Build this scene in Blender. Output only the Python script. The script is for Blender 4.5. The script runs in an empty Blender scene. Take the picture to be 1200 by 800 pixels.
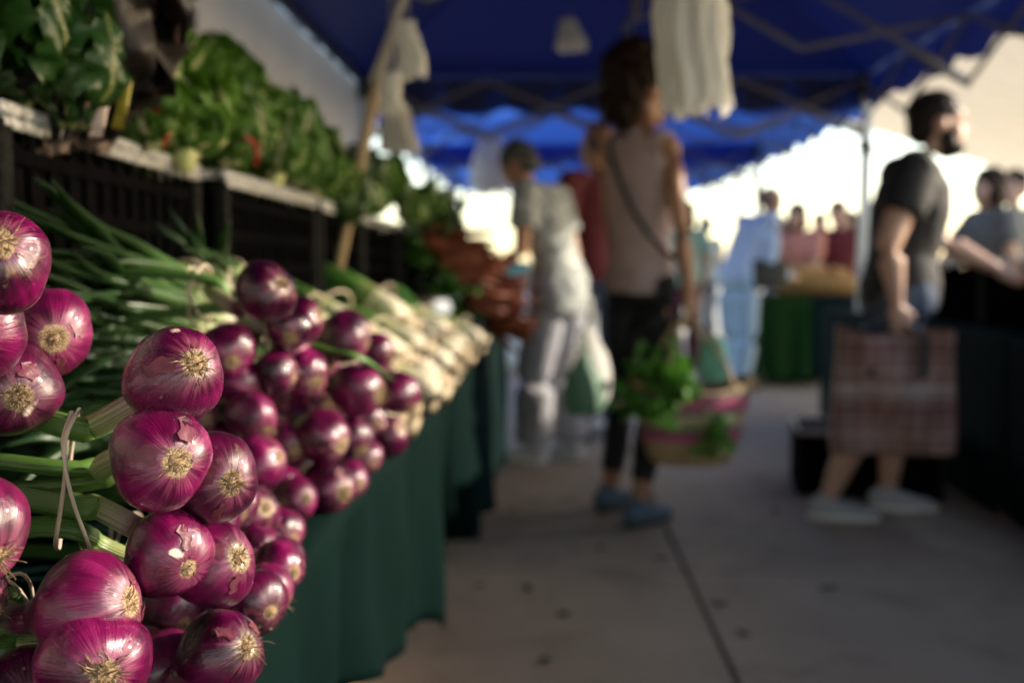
import bpy, bmesh, math, random
from mathutils import Vector, Matrix, Euler
R = math.radians
sc = bpy.context.scene
COL = sc.collection
# ------------------------------------------------------------------ camera, sky, sun, exposure
CAM_H = 0.98
PITCH, YAW = R(4.17), R(1.96)
cam_d = bpy.data.cameras.new('camera')
cam = bpy.data.objects.new('camera', cam_d); COL.objects.link(cam)
cam.location = (0, 0, CAM_H)
cam.rotation_euler = (R(90) - PITCH, 0, YAW)
cam_d.sensor_width = 36; cam_d.lens = 35
cam_d.clip_start = 0.02; cam_d.clip_end = 3000
cam_d.dof.use_dof = True; cam_d.dof.focus_distance = 0.585; cam_d.dof.aperture_fstop = 3.8
cam_d.dof.aperture_blades = 9
sc.camera = cam
SUN_EL, SUN_AZ = R(22), R(77)          # azimuth measured from +Y towards +X
w = bpy.data.worlds.new('World'); sc.world = w; w.use_nodes = True
nt = w.node_tree; bg = nt.nodes['Background']
sky = nt.nodes.new('ShaderNodeTexSky'); sky.sky_type = 'NISHITA'; sky.sun_disc = False
sky.sun_elevation = SUN_EL; sky.sun_rotation = SUN_AZ; sky.dust_density = 1.0; sky.ozone_density = .6; sky.air_density = 1.0
nt.links.new(sky.outputs[0], bg.inputs[0]); bg.inputs[1].default_value = 0.15
sl = bpy.data.lights.new('sun', 'SUN'); so = bpy.data.objects.new('sun', sl); COL.objects.link(so)
sl.energy = 2.0; sl.angle = R(1.0); sl.color = (1.0, 0.95, 0.88)
sd = Vector((math.cos(SUN_EL)*math.sin(SUN_AZ), math.cos(SUN_EL)*math.cos(SUN_AZ), math.sin(SUN_EL)))
so.rotation_euler = sd.to_track_quat('Z', 'Y').to_euler()
sc.view_settings.view_transform = 'Standard'; sc.view_settings.look = 'None'
sc.view_settings.exposure = 1.92; sc.view_settings.gamma = 1
sc.view_settings.use_white_balance = True; sc.view_settings.white_balance_temperature = 7500
sc.cycles.use_denoising = True
sc.cycles.max_bounces = 8; sc.cycles.diffuse_bounces = 5; sc.cycles.transparent_max_bounces = 8
sc.cycles.sample_clamp_indirect = 6

CR = Euler(cam.rotation_euler).to_matrix()
FPX = 1200*35/36
def P(px, py, Y):
    """world point on the plane y = Y seen at photo pixel (1200x800)"""
    d = CR @ Vector(((px-600)/FPX, -(py-400)/FPX, -1))
    return Vector((0, 0, CAM_H)) + d*(Y/d.y)

# ------------------------------------------------------------------ helpers
def tag(o, label=None, cat=None, group=None, kind=None):
    if label: o['label'] = label
    if cat: o['category'] = cat
    if group: o['group'] = group
    if kind: o['kind'] = kind
    return o
def empty(name, loc=(0,0,0), rz=0, **k):
    o = bpy.data.objects.new(name, None); COL.objects.link(o)
    o.location = loc; o.rotation_euler = (0,0,rz); o.empty_display_size = .05
    return tag(o, **k)
def ob(name, me, parent=None, mat=None, **k):
    if mat is not None:
        if len(me.materials) == 0: me.materials.append(mat)
    o = bpy.data.objects.new(name, me); COL.objects.link(o)
    if parent is not None: o.parent = parent
    return tag(o, **k)
def mesh(name, bm, smooth=True):
    me = bpy.data.meshes.new(name); bm.to_mesh(me); bm.free()
    if smooth: me.polygons.foreach_set('use_smooth', [True]*len(me.polygons))
    return me
def frame(ax):
    ax = Vector(ax).normalized()
    up = Vector((0,0,1)) if abs(ax.z) < .95 else Vector((0,1,0))
    u = ax.cross(up).normalized(); v = u.cross(ax).normalized()
    return u, v
def box(bm, c, s, rot=None):
    m = Matrix.Translation(Vector(c))
    if rot is not None: m = m @ rot.to_4x4()
    return bmesh.ops.create_cube(bm, size=1, matrix=m @ Matrix.Diagonal((s[0], s[1], s[2], 1)))['verts']
def bevel_all(bm, w=.004, seg=2):
    bmesh.ops.bevel(bm, geom=list(bm.edges), offset=w, segments=seg, affect='EDGES', profile=.6, clamp_overlap=True)
def bar(bm, a, b, w, h=None, up=(0,0,1)):
    """rectangular bar from a to b"""
    a, b = Vector(a), Vector(b); h = h or w
    ax = (b-a); L = ax.length; ax.normalize()
    u = ax.cross(Vector(up))
    if u.length < 1e-3: u = ax.cross(Vector((0,1,0)))
    u.normalize(); v = u.cross(ax)
    rot = Matrix((u, v, ax)).transposed()
    return box(bm, (a+b)/2, (w, h, L), rot)
def tube(bm, pts, rads, n=10, caps=True, attrs=None, squash=None):
    """tapered tube along points; attrs=(tlayer, alayer) float vertex layers"""
    pts = [Vector(p) for p in pts]; rings = []
    if not hasattr(rads, '__len__'): rads = [rads]*len(pts)
    u0 = None
    for i, p in enumerate(pts):
        ax = (pts[min(i+1, len(pts)-1)] - pts[max(i-1, 0)]).normalized()
        if u0 is None: u, v = frame(ax)
        else:
            u = (u0 - ax*u0.dot(ax)).normalized(); v = ax.cross(u).normalized()
        u0 = u; ring = []
        for k in range(n):
            a = 2*math.pi*k/n; rr = rads[i]
            s = squash[i] if squash else 1
            vt = bm.verts.new(p + u*math.cos(a)*rr + v*math.sin(a)*rr*s)
            if attrs:
                vt[attrs[0]] = i/(len(pts)-1); vt[attrs[1]] = math.cos(a)*.5+.5
            ring.append(vt)
        rings.append(ring)
    for i in range(len(rings)-1):
        for k in range(n):
            bm.faces.new((rings[i][k], rings[i][(k+1)%n], rings[i+1][(k+1)%n], rings[i+1][k]))
    if caps:
        bm.faces.new(list(reversed(rings[0]))); bm.faces.new(rings[-1])
    return rings
def loft(bm, rings, n=20, right=(1,0,0)):
    """rings: (centre, half width along right, half depth)"""
    rs = []; right = Vector(right)
    cs = [Vector(r[0]) for r in rings]
    for i, (c, a, b) in enumerate(rings):
        ax = (cs[min(i+1, len(cs)-1)] - cs[max(i-1, 0)]).normalized()
        u = (right - ax*right.dot(ax)).normalized(); v = ax.cross(u)
        rs.append([bm.verts.new(Vector(c) + u*math.cos(2*math.pi*k/n)*a + v*math.sin(2*math.pi*k/n)*b) for k in range(n)])
    for i in range(len(rs)-1):
        for k in range(n):
            bm.faces.new((rs[i][k], rs[i][(k+1)%n], rs[i+1][(k+1)%n], rs[i+1][k]))
    bm.faces.new(list(reversed(rs[0]))); bm.faces.new(rs[-1])
def ball(bm, c, r, rot=None, seg=16):
    if not hasattr(r, '__len__'): r = (r, r, r)
    m = Matrix.Translation(Vector(c))
    if rot is not None: m = m @ rot.to_4x4()
    bmesh.ops.create_uvsphere(bm, u_segments=seg, v_segments=max(6, seg*2//3), radius=1, matrix=m @ Matrix.Diagonal((r[0], r[1], r[2], 1)))
def catmull(pts, n):
    pts = [Vector(p) for p in pts]; out = []
    q = [2*pts[0]-pts[1]] + pts + [2*pts[-1]-pts[-2]]
    seg = len(pts)-1
    for i in range(n):
        t = i/(n-1)*seg; k = min(int(t), seg-1); f = t-k
        a, b, c, d = q[k:k+4]
        out.append(.5*((2*b) + (c-a)*f + (2*a-5*b+4*c-d)*f*f + (3*b-a-3*c+d)*f**3))
    return out
def apply_mods(o):
    dg = bpy.context.evaluated_depsgraph_get(); dg.update()
    me = bpy.data.meshes.new_from_object(o.evaluated_get(dg))
    old = o.data; o.modifiers.clear(); o.data = me; bpy.data.meshes.remove(old)
    me.polygons.foreach_set('use_smooth', [True]*len(me.polygons))
    return me
NOISE_TEX = bpy.data.textures.new('folds', 'CLOUDS'); NOISE_TEX.noise_scale = .12; NOISE_TEX.noise_depth = 2
CURL_TEX = bpy.data.textures.new('curls', 'CLOUDS'); CURL_TEX.noise_scale = .03; CURL_TEX.noise_depth = 1
def fuse(name, bm, mat, parent, voxel=.012, smooth=4, disp=0, tex=None, **k):
    me = mesh(name, bm); me.materials.append(mat)
    o = ob(name, me, parent, **k)
    m = o.modifiers.new('r', 'REMESH'); m.mode = 'VOXEL'; m.voxel_size = voxel
    m = o.modifiers.new('s', 'SMOOTH'); m.factor = .5; m.iterations = smooth
    if disp:
        m = o.modifiers.new('d', 'DISPLACE'); m.texture = tex or NOISE_TEX; m.strength = disp; m.mid_level = .5; m.texture_coords = 'GLOBAL'
    apply_mods(o)
    if len(o.data.materials) == 0: o.data.materials.append(mat)
    return o

# ------------------------------------------------------------------ materials
def mat(name, rgb, rough=.6, **k):
    m = bpy.data.materials.new(name); m.use_nodes = True
    b = m.node_tree.nodes['Principled BSDF']
    b.inputs['Base Color'].default_value = (*rgb, 1); b.inputs['Roughness'].default_value = rough
    for a, v in k.items(): b.inputs[a.replace('_', ' ')].default_value = v
    return m
class NB:
    """small node builder"""
    def __init__(s, m): s.m = m; s.t = m.node_tree; s.b = s.t.nodes.get('Principled BSDF'); s.out = s.t.nodes['Material Output']
    def n(s, typ, ins=None, **k):
        nd = s.t.nodes.new(typ)
        for a, v in k.items(): setattr(nd, a, v)
        for i, v in (ins or {}).items():
            if isinstance(v, bpy.types.NodeSocket): s.t.links.new(v, nd.inputs[i])
            else: nd.inputs[i].default_value = v
        return nd
    def math(s, op, a, b=0., c=0., clamp=False):
        nd = s.n('ShaderNodeMath', {0: a, 1: b, 2: c}, operation=op); nd.use_clamp = clamp; return nd.outputs[0]
    def mix(s, f, a, b):
        nd = s.n('ShaderNodeMix', data_type='RGBA')
        for i, v in ((0, f), (6, a), (7, b)):
            if isinstance(v, bpy.types.NodeSocket): s.t.links.new(v, nd.inputs[i])
            else: nd.inputs[i].default_value = v if i == 0 else (*v, 1)
        return nd.outputs[2]
    def noise(s, vec, scale, detail=3, rough=.55, dist=0):
        nd = s.n('ShaderNodeTexNoise', {'Scale': scale, 'Detail': detail, 'Roughness': rough, 'Distortion': dist})
        if vec is not None: s.t.links.new(vec, nd.inputs['Vector'])
        return nd.outputs['Fac']
    def ramp(s, f, stops):
        nd = s.n('ShaderNodeValToRGB', {0: f}); e = nd.color_ramp.elements
        while len(e) < len(stops): e.new(.5)
        for i, (p, c) in enumerate(stops):
            e[i].position = p; e[i].color = (*c, 1) if hasattr(c, '__len__') else (c, c, c, 1)
        return nd.outputs[0]
    def obj(s): return s.n('ShaderNodeTexCoord').outputs['Object']
    def rnd(s): return s.n('ShaderNodeObjectInfo').outputs['Random']
    def attr(s, a): return s.n('ShaderNodeAttribute', attribute_name=a).outputs['Fac']
    def link(s, a, name): s.t.links.new(a, s.b.inputs[name])
    def bump(s, h, strength=.3, dist=.01):
        s.link(s.n('ShaderNodeBump', {'Height': h, 'Strength': strength, 'Distance': dist}).outputs[0], 'Normal')
def noisy(name, a, b, scale, rough=.7, bump=.2, dist=.01, detail=4, **k):
    m = mat(name, a, rough, **k); q = NB(m); f = q.noise(q.obj(), scale, detail)
    q.link(q.mix(q.ramp(f, [(.3, 0.), (.7, 1.)]), a, b), 'Base Color'); q.bump(f, bump, dist); return m
def thin(name, rgb, transl, trgb=None, rough=.5, vary=.25, scale=9, mid=None, midw=.1, bump=.15):
    """leaf or cloth: principled mixed with translucency"""
    m = mat(name, rgb, rough); q = NB(m)
    f = q.noise(q.obj(), scale, 3)
    lo = tuple(c*(1-vary) for c in rgb); hi = tuple(min(1, c*(1+vary)) for c in rgb)
    c = q.mix(f, lo, hi)
    if mid:
        e = q.math('LESS_THAN', q.attr('v'), midw)
        c = q.mix(q.ramp(q.attr('v'), [(midw*.6, 1.), (midw*1.6, 0.)]), c, mid)
    q.link(c, 'Base Color'); q.bump(f, bump, .004)
    tr = q.n('ShaderNodeBsdfTranslucent')
    if trgb: tr.inputs[0].default_value = (*trgb, 1)
    else: q.t.links.new(c, tr.inputs[0])
    mx = q.n('ShaderNodeMixShader', {0: transl, 1: q.b.outputs[0], 2: tr.outputs[0]})
    q.t.links.new(mx.outputs[0], q.out.inputs[0]); return m

M = {}
def onion_material():
    m = mat('onion_skin', (.25,.02,.09), .25); q = NB(m)
    o = q.obj(); r = q.rnd()
    sx = q.n('ShaderNodeSeparateXYZ', {0: o}); x, y, z = sx.outputs
    flat = q.n('ShaderNodeCombineXYZ', {0: x, 1: y, 2: 0.}).outputs[0]
    rad = q.n('ShaderNodeVectorMath', {0: flat}, operation='NORMALIZE').outputs[0]
    rx = q.n('ShaderNodeSeparateXYZ', {0: rad})
    off = q.math('MULTIPLY', r, 37.)
    def streak(k, kz):
        v = q.n('ShaderNodeCombineXYZ', {0: q.math('MULTIPLY', rx.outputs[0], k), 1: q.math('MULTIPLY', rx.outputs[1], k),
                                         2: q.math('MULTIPLY_ADD', z, kz, off)}).outputs[0]
        return v
    s1 = q.noise(streak(5., .9), 1., 4, .6)
    s2 = q.noise(streak(22., 1.2), 1., 3, .6)
    oo = q.n('ShaderNodeVectorMath', {0: o, 1: q.n('ShaderNodeCombineXYZ', {0: off, 1: off, 2: off}).outputs[0]}, operation='ADD').outputs[0]
    big = q.noise(oo, 1.1, 2, .5)
    fine = q.noise(oo, 30., 4, .6)
    mot = q.noise(oo, 7., 4, .65)
    f = q.math('ADD', q.math('MULTIPLY', s1, .62), q.math('MULTIPLY', s2, .05))
    f = q.math('ADD', f, q.math('MULTIPLY_ADD', q.math('SUBTRACT', big, .5), 1.0, q.math('MULTIPLY_ADD', r, .24, .04)))
    col = q.ramp(f, [(.26, (.018,.0006,.008)), (.46, (.066,.0012,.025)), (.66, (.145,.003,.054)), (.86, (.25,.014,.10)), (1.0, (.40,.09,.19))])
    # paler towards the root, broken up by streaks
    pr = q.math('ADD', z, q.math('MULTIPLY', q.math('SUBTRACT', s2, .5), .40))
    pr = q.math('ADD', pr, q.math('MULTIPLY', q.math('SUBTRACT', s1, .5), .6))
    pale = q.ramp(pr, [(.74, 0.), (1.05, 1.)])
    col = q.mix(q.math('MULTIPLY', pale, .26), col, (.48,.18,.24))
    # outer skin torn away: cream scale beneath
    pt = q.math('ADD', q.noise(oo, .95, 2, .45, .4), q.math('MULTIPLY', q.math('SUBTRACT', mot, .5), .10))
    pt = q.math('ADD', pt, q.math('MULTIPLY', z, .10))
    patch = q.ramp(pt, [(.775, 0.), (.81, 1.)])
    col = q.mix(patch, col, q.mix(s2, (.72,.50,.44), (.80,.68,.52)))
    # dry brown-black papery film in places
    film = q.ramp(q.math('ADD', q.noise(oo, 1.6, 3, .6, .6), q.math('MULTIPLY', z, .12)), [(.73, 0.), (.82, 1.)])
    col = q.mix(q.math('MULTIPLY', film, .8), col, q.mix(mot, (.03,.012,.012), (.28,.18,.12)))
    # tan root plate
    rl = q.n('ShaderNodeVectorMath', {0: flat}, operation='LENGTH').outputs['Value']
    pl = q.math('ADD', rl, q.math('MULTIPLY', q.math('SUBTRACT', mot, .5), .22))
    pl = q.math('ADD', pl, q.math('MULTIPLY', q.math('SUBTRACT', q.math('FRACT', q.math('MULTIPLY', r, 13.7)), .35), -.16))
    plate = q.math('MULTIPLY', q.ramp(pl, [(.20, 1.), (.27, 0.)]), q.math('GREATER_THAN', z, 0.))
    col = q.mix(plate, col, q.mix(q.ramp(fine, [(.35, 0.), (.6, 1.)]), (.09,.05,.022), (.42,.29,.165)))
    # neck
    neck = q.ramp(q.math('MULTIPLY', z, -1.), [(.95, 0.), (1.2, 1.)])
    col = q.mix(neck, col, (.12,.02,.05))
    q.link(col, 'Base Color')
    ro = q.math('ADD', q.math('MULTIPLY', pale, .16), q.math('MULTIPLY_ADD', fine, .10, .13))
    ro = q.math('ADD', ro, q.math('MULTIPLY', q.math('FRACT', q.math('MULTIPLY', r, 7.3)), .16)); ro = q.math('ADD', ro, q.math('MULTIPLY', plate, .4)); q.link(ro, 'Roughness')
    q.b.inputs['Coat Weight'].default_value = .40; q.b.inputs['Coat Roughness'].default_value = .06
    q.b.inputs['Subsurface Weight'].default_value = .06; q.b.inputs['Subsurface Radius'].default_value = (.5,.1,.15); q.b.inputs['Subsurface Scale'].default_value = .006
    h = q.math('ADD', q.math('MULTIPLY', s2, .8), q.math('MULTIPLY', mot, .35))
    h = q.math('ADD', h, q.math('MULTIPLY', q.math('MULTIPLY', fine, plate), 2.))
    h = q.math('ADD', h, q.math('MULTIPLY', q.math('MULTIPLY', q.math('ADD', s2, mot), pale), 1.3))
    h = q.math('SUBTRACT', h, q.math('MULTIPLY', patch, .35))
    q.bump(h, .17, .05)
    return m
M['onion'] = onion_material()
M['root'] = noisy('root_fibre', (.38,.255,.14), (.08,.045,.024), 9, .95)
M['flake'] = thin('dry_onion_skin', (.22,.055,.085), .35, rough=.35, vary=.5, scale=60)
M['band'] = mat('rubber_band', (.55,.43,.33), .55)
def stalk_material(name, stops, stripe=.5):
    m = mat(name, (.1,.2,.05), .38); q = NB(m)
    t = q.attr('t'); a = q.attr('a'); r = q.rnd()
    ns = q.noise(q.obj(), 22., 3)
    tt = q.math('ADD', t, q.math('MULTIPLY', q.math('SUBTRACT', ns, .5), .10))
    c = q.ramp(tt, stops)
    st = q.math('SINE', q.math('MULTIPLY', q.math('ADD', a, q.math('MULTIPLY', ns, .04)), 75.))
    st = q.math('MULTIPLY_ADD', st, .5, .5)
    v = q.math('MULTIPLY_ADD', st, stripe, 1-stripe*.6)
    c2 = q.n('ShaderNodeMix', data_type='RGBA', blend_type='MULTIPLY')
    c2.inputs[0].default_value = 1
    q.t.links.new(c, c2.inputs[6]); q.t.links.new(v, c2.inputs[7])
    q.link(c2.outputs[2], 'Base Color'); q.bump(st, .25, .003)
    return m
M['stalk'] = stalk_material('onion_stalk', [(.0,(.10,.008,.035)), (.16,(.13,.02,.05)), (.24,(.34,.26,.22)), (.36,(.26,.30,.12)), (.5,(.09,.19,.035)), (.8,(.03,.085,.018)), (1.,(.02,.06,.015))])
M['leek'] = stalk_material('leek_stalk', [(.0,(.36,.26,.15)), (.03,(.62,.55,.41)), (.15,(.66,.60,.45)), (.22,(.36,.42,.16)), (.34,(.09,.22,.04)), (.7,(.045,.15,.03)), (1.,(.03,.10,.035))], .22)
M['scallion'] = stalk_material('scallion_stalk', [(.0,(.50,.42,.34)), (.06,(.60,.55,.45)), (.14,(.22,.30,.11)), (.24,(.030,.08,.014)), (.6,(.012,.045,.008)), (1.,(.006,.028,.005))], .3)
M['lettuce'] = thin('lettuce_leaf', (.055,.145,.013), .30, rough=.42, vary=.55, scale=14, mid=(.50,.52,.28), midw=.10)
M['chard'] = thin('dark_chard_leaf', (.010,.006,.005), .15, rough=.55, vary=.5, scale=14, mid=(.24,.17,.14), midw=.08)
M['chard_green'] = thin('green_chard_leaf', (.018,.066,.011), .25, rough=.38, vary=.5, scale=14, mid=(.22,.24,.08), midw=.07)
M['herb'] = thin('herb_leaf', (.06,.20,.02), .3, rough=.5, vary=.5, scale=40)
M['butt'] = noisy('lettuce_butt', (.55,.52,.26), (.32,.38,.12), 30, .5)
M['redstem'] = mat('red_stem', (.45,.03,.03), .4)
M['yellowstem'] = noisy('yellow_stem', (.50,.38,.04), (.34,.30,.05), 30, .4)
M['whitestem'] = noisy('white_stem', (.62,.52,.44), (.45,.32,.30), 30, .4)
M['carrot'] = noisy('carrot_skin', (.24,.052,.012), (.11,.020,.007), 60, .6)
M['crate'] = noisy('black_plastic', (.003,.003,.0033), (.006,.006,.0065), 40, .8, Specular_IOR_Level=.0)
def rim_material():
    m = mat('scuffed_rim', (.3,.3,.3), .35); q = NB(m); f = q.noise(q.obj(), 70., 4, .7)
    q.link(q.ramp(f, [(.33, .10), (.5, .42), (.7, .72)]), 'Base Color'); q.bump(f, .4, .003); return m
M['rim'] = rim_material()
M['post'] = noisy('scuffed_black_plastic', (.004,.004,.004), (.022,.022,.022), 90, .6, Specular_IOR_Level=.05)
def cloth_mat(name, rgb, tr=.05):
    m = mat(name, rgb, .75); q = NB(m); o = q.obj()
    wv = q.noise(o, 900., 2); f = q.noise(o, 6., 4)
    q.link(q.mix(f, tuple(c*.75 for c in rgb), tuple(c*1.3 for c in rgb)), 'Base Color')
    q.b.inputs['Specular IOR Level'].default_value = .02
    q.bump(q.math('ADD', q.math('MULTIPLY', wv, .25), f), .3, .006); return m
M['green_cloth'] = cloth_mat('green_cloth', (.0022,.0090,.0080))
M['dark_cloth'] = cloth_mat('dark_green_cloth', (.005,.014,.014))
M['far_green'] = cloth_mat('leaf_green_cloth', (.010,.036,.010))
M['white_cloth'] = cloth_mat('white_cloth', (.7,.7,.68))
M['table'] = noisy('table_plastic', (.45,.45,.43), (.38,.38,.36), 20, .5)
M['steel'] = noisy('grey_steel', (.24,.23,.23), (.17,.165,.165), 30, .4, Metallic=.4)
M['white_steel'] = noisy('white_steel', (.62,.62,.6), (.5,.5,.48), 30, .4)
M['black'] = mat('black_plastic_cap', (.012,.012,.013), .45)
M['wood'] = noisy('bamboo', (.42,.30,.17), (.30,.20,.10), 25, .55)
M['board'] = noisy('riser_board', (.05,.035,.022), (.025,.018,.012), 12, .8)
def canopy(name, rgb, trgb, w):
    m = mat(name, rgb, .6); q = NB(m); f = q.noise(q.obj(), 3., 3)
    q.link(q.mix(f, tuple(c*.8 for c in rgb), tuple(c*1.2 for c in rgb)), 'Base Color')
    tr = q.n('ShaderNodeBsdfTranslucent'); tr.inputs[0].default_value = (*trgb, 1)
    mx = q.n('ShaderNodeMixShader', {0: w, 1: q.b.outputs[0], 2: tr.outputs[0]})
    q.bump(f, .2, .02)
    q.t.links.new(mx.outputs[0], q.out.inputs[0]); return m
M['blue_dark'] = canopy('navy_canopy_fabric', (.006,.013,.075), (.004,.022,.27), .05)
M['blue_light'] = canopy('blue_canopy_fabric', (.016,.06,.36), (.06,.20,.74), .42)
M['white_fabric'] = canopy('white_canopy_fabric', (.74,.74,.72), (.70,.70,.67), .06)
M['cream_fabric'] = canopy('cream_canopy_fabric', (.78,.72,.60), (.74,.68,.57), .22)
M['bag_white'] = canopy('white_bag_film', (.92,.91,.87), (.90,.89,.85), .55)
M['bag_green'] = canopy('green_bag_film', (.20,.34,.24), (.15,.3,.2), .35)
def concrete():
    m = mat('concrete', (.3,.27,.23), .8); q = NB(m)
    g = q.n('ShaderNodeNewGeometry').outputs['Position']
    a = q.noise(g, 1.1, 5, .6); b = q.noise(g, 160., 3, .6); st = q.noise(g, 3.7, 4, .65, .5)
    c = q.ramp(a, [(.3, (.25,.198,.155)), (.7, (.38,.308,.245))])
    c = q.mix(q.math('MULTIPLY', b, .35), c, (.085,.07,.056))
    c = q.mix(q.math('MULTIPLY', q.ramp(st, [(.52, 0.), (.66, 1.)]), .38), c, (.05,.042,.035))
    q.link(c, 'Base Color'); q.bump(q.math('ADD', b, q.math('MULTIPLY', a, .5)), .25, .003)
    q.link(q.math('MULTIPLY_ADD', st, -.3, .85), 'Roughness'); return m
M['concrete'] = concrete()
M['joint'] = mat('joint_dirt', (.045,.038,.032), .95)
M['asphalt'] = noisy('pale_ground', (.50,.45,.38), (.42,.38,.32), .8, .9)
SKIN = {'tan': noisy('skin_tan', (.40,.20,.115), (.32,.15,.085), 14, .5, .05, Subsurface_Weight=.05),
        'fair': noisy('skin_fair', (.52,.32,.24), (.45,.25,.18), 14, .5, .05, Subsurface_Weight=.05),
        'brown': noisy('skin_brown', (.30,.15,.09), (.23,.11,.06), 14, .5, .05, Subsurface_Weight=.05)}

# ------------------------------------------------------------------ ground
bm = bmesh.new(); box(bm, (0, 300, -.055), (1400, 1400, .07))
ground = ob('ground', mesh('ground', bm, False), mat=M['joint'], kind='structure')
xs = [-5.0, -3.2, -1.38, .458, 2.28, 4.1, 5.9, 7.7]; ys = [-2.4, .4, 3.2, 6.0, 8.8, 11.6, 14.4]
cache = {}
for i in range(len(xs)-1):
    for j in range(len(ys)-1):
        w_, l_ = xs[i+1]-xs[i]-.012, ys[j+1]-ys[j]-.012
        key = (round(w_, 3), round(l_, 3))
        if key not in cache:
            bm = bmesh.new(); box(bm, (0,0,0), (w_, l_, .06)); bevel_all(bm, .006, 2)
            cache[key] = mesh('paving_slab', bm, False)
        o = ob('paving_slab', cache[key], ground, M['concrete'])
        o.location = ((xs[i]+xs[i+1])/2, (ys[j]+ys[j+1])/2, -.03 - random.Random(i*9+j).random()*.003)
for (cx, cy, sx, sy) in ((0, 214.5, 600, 400), (-102.6, 6, 195, 16.9), (105.3, 6, 195, 16.9), (0, -60, 400, 115)):
    bm = bmesh.new(); box(bm, (0,0,0), (sx, sy, .05))
    o = ob('pavement', mesh('pavement', bm, False), ground, M['asphalt']); o.location = (cx, cy, -.03)

# ------------------------------------------------------------------ tents
def tent(x0, x1, y0, y1, ze, zp, fabric, label, skip=()):
    t = empty('canopy_tent', ((x0+x1)/2, (y0+y1)/2, 0), label=label, cat='tent', group='blue pop-up tents over the aisle')
    def loc(v): return Vector(v) - t.location
    cs = [(x0,y0), (x1,y0), (x1,y1), (x0,y1)]; pk = Vector(((x0+x1)/2, (y0+y1)/2, zp))
    for (x, y) in cs:
        bm = bmesh.new(); box(bm, loc((x, y, ze/2)), (.040, .040, ze)); box(bm, loc((x, y, .006)), (.09, .09, .012)); bevel_all(bm, .003)
        lg = ob('leg', mesh('leg', bm), t, M['white_steel'])
        bm = bmesh.new(); box(bm, loc((x, y, ze-.06)), (.07, .07, .13)); bevel_all(bm, .006)
        ob('bracket', mesh('bracket', bm), lg, M['black'])
        bm = bmesh.new(); box(bm, loc((x, y, ze-.42)), (.055, .055, .07)); bevel_all(bm, .006)
        ob('slider', mesh('slider', bm), lg, M['black'])
    for k in range(4):
        a = Vector((*cs[k], ze)); b = Vector((*cs[(k+1)%4], ze))
        bm = bmesh.new(); n = 8; g = []
        for i in range(n+1):
            row = []
            for j in range(n+1):
                e = a.lerp(b, j/n); p = e.lerp(pk, i/n)
                s = math.sin(math.pi*i/n)*.09*(1-.5*abs(2*j/n-1)) + .012*math.sin(4*math.pi*j/n)*math.sin(math.pi*i/n)
                row.append(bm.verts.new(loc(p - Vector((0,0,s)))))
            g.append(row)
        for i in range(n):
            for j in range(n):
                try: bm.faces.new((g[i][j], g[i][j+1], g[i+1][j+1], g[i+1][j]))
                except Exception: pass
        bmesh.ops.remove_doubles(bm, verts=bm.verts, dist=1e-5)
        ob('roof_panel', mesh('roof_panel', bm), t, fabric)
        if k in skip: continue
        # scalloped valance
        bm = bmesh.new(); n = 60; out = (a+b)/2 - Vector((pk.x, pk.y, ze)); out.normalize(); top = []; bot = []
        for j in range(n+1):
            e = a.lerp(b, j/n) + out*.012
            dz = .17 + .05*abs(math.sin(math.pi*j/n*7)); f = out*.012*math.sin(j*.9)
            top.append(bm.verts.new(loc(e + Vector((0,0,.012))))); bot.append(bm.verts.new(loc(e + f - Vector((0,0,dz)))))
        for j in range(n): bm.faces.new((top[j], top[j+1], bot[j+1], bot[j]))
        ob('valance', mesh('valance', bm), t, fabric)
        # scissor truss along the side, and from mid side to the peak
        ins = -out*.035; nsc = 4
        for j in range(nsc):
            p = a.lerp(b, j/nsc)+ins; q = a.lerp(b, (j+1)/nsc)+ins
            for s in (0, 1):
                bm = bmesh.new()
                bar(bm, loc(p + Vector((0,0,-.04-.30*s)) + out*.012*s), loc(q + Vector((0,0,-.34+.30*s)) + out*.012*s), .012, .022)
                ob('truss_bar', mesh('truss_bar', bm, False), t, M['steel'])
        mid = (a+b)/2 + ins; ctr = Vector((pk.x, pk.y, ze))
        for j in range(2):
            for s in (0, 1):
                p = mid.lerp(ctr, j/2); q = mid.lerp(ctr, (j+1)/2); z0 = -.04+.14*j; z1 = z0+.14
                bm = bmesh.new()
                bar(bm, loc(p + Vector((.012*s,.012*s, z0-.28*s))), loc(q + Vector((.012*s,.012*s, z1-.28*(1-s)))), .012, .022)
                ob('truss_bar', mesh('truss_bar', bm, False), t, M['steel'])
    bm = bmesh.new(); tube(bm, [loc((pk.x, pk.y, ze-.05)), loc((pk.x, pk.y, zp-.03))], .019)
    ob('peak_pole', mesh('peak_pole', bm), t, M['steel'])
    return t
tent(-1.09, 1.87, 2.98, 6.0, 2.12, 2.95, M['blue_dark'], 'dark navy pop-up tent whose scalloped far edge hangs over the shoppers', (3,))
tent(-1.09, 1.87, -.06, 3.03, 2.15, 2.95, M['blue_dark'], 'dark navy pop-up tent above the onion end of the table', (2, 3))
tent(-1.09, 1.87, -3.12, -.10, 2.13, 2.93, M['blue_dark'], 'unseen navy pop-up tent added behind the camera to block light', (2, 3))  # out of view, added to cut the light from behind
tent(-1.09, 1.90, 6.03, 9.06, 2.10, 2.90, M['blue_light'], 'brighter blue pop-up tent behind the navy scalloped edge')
tent(-1.09, 1.90, 9.09, 12.1, 2.12, 2.92, M['blue_light'], 'farthest bright blue pop-up tent at the end of the aisle')
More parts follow.
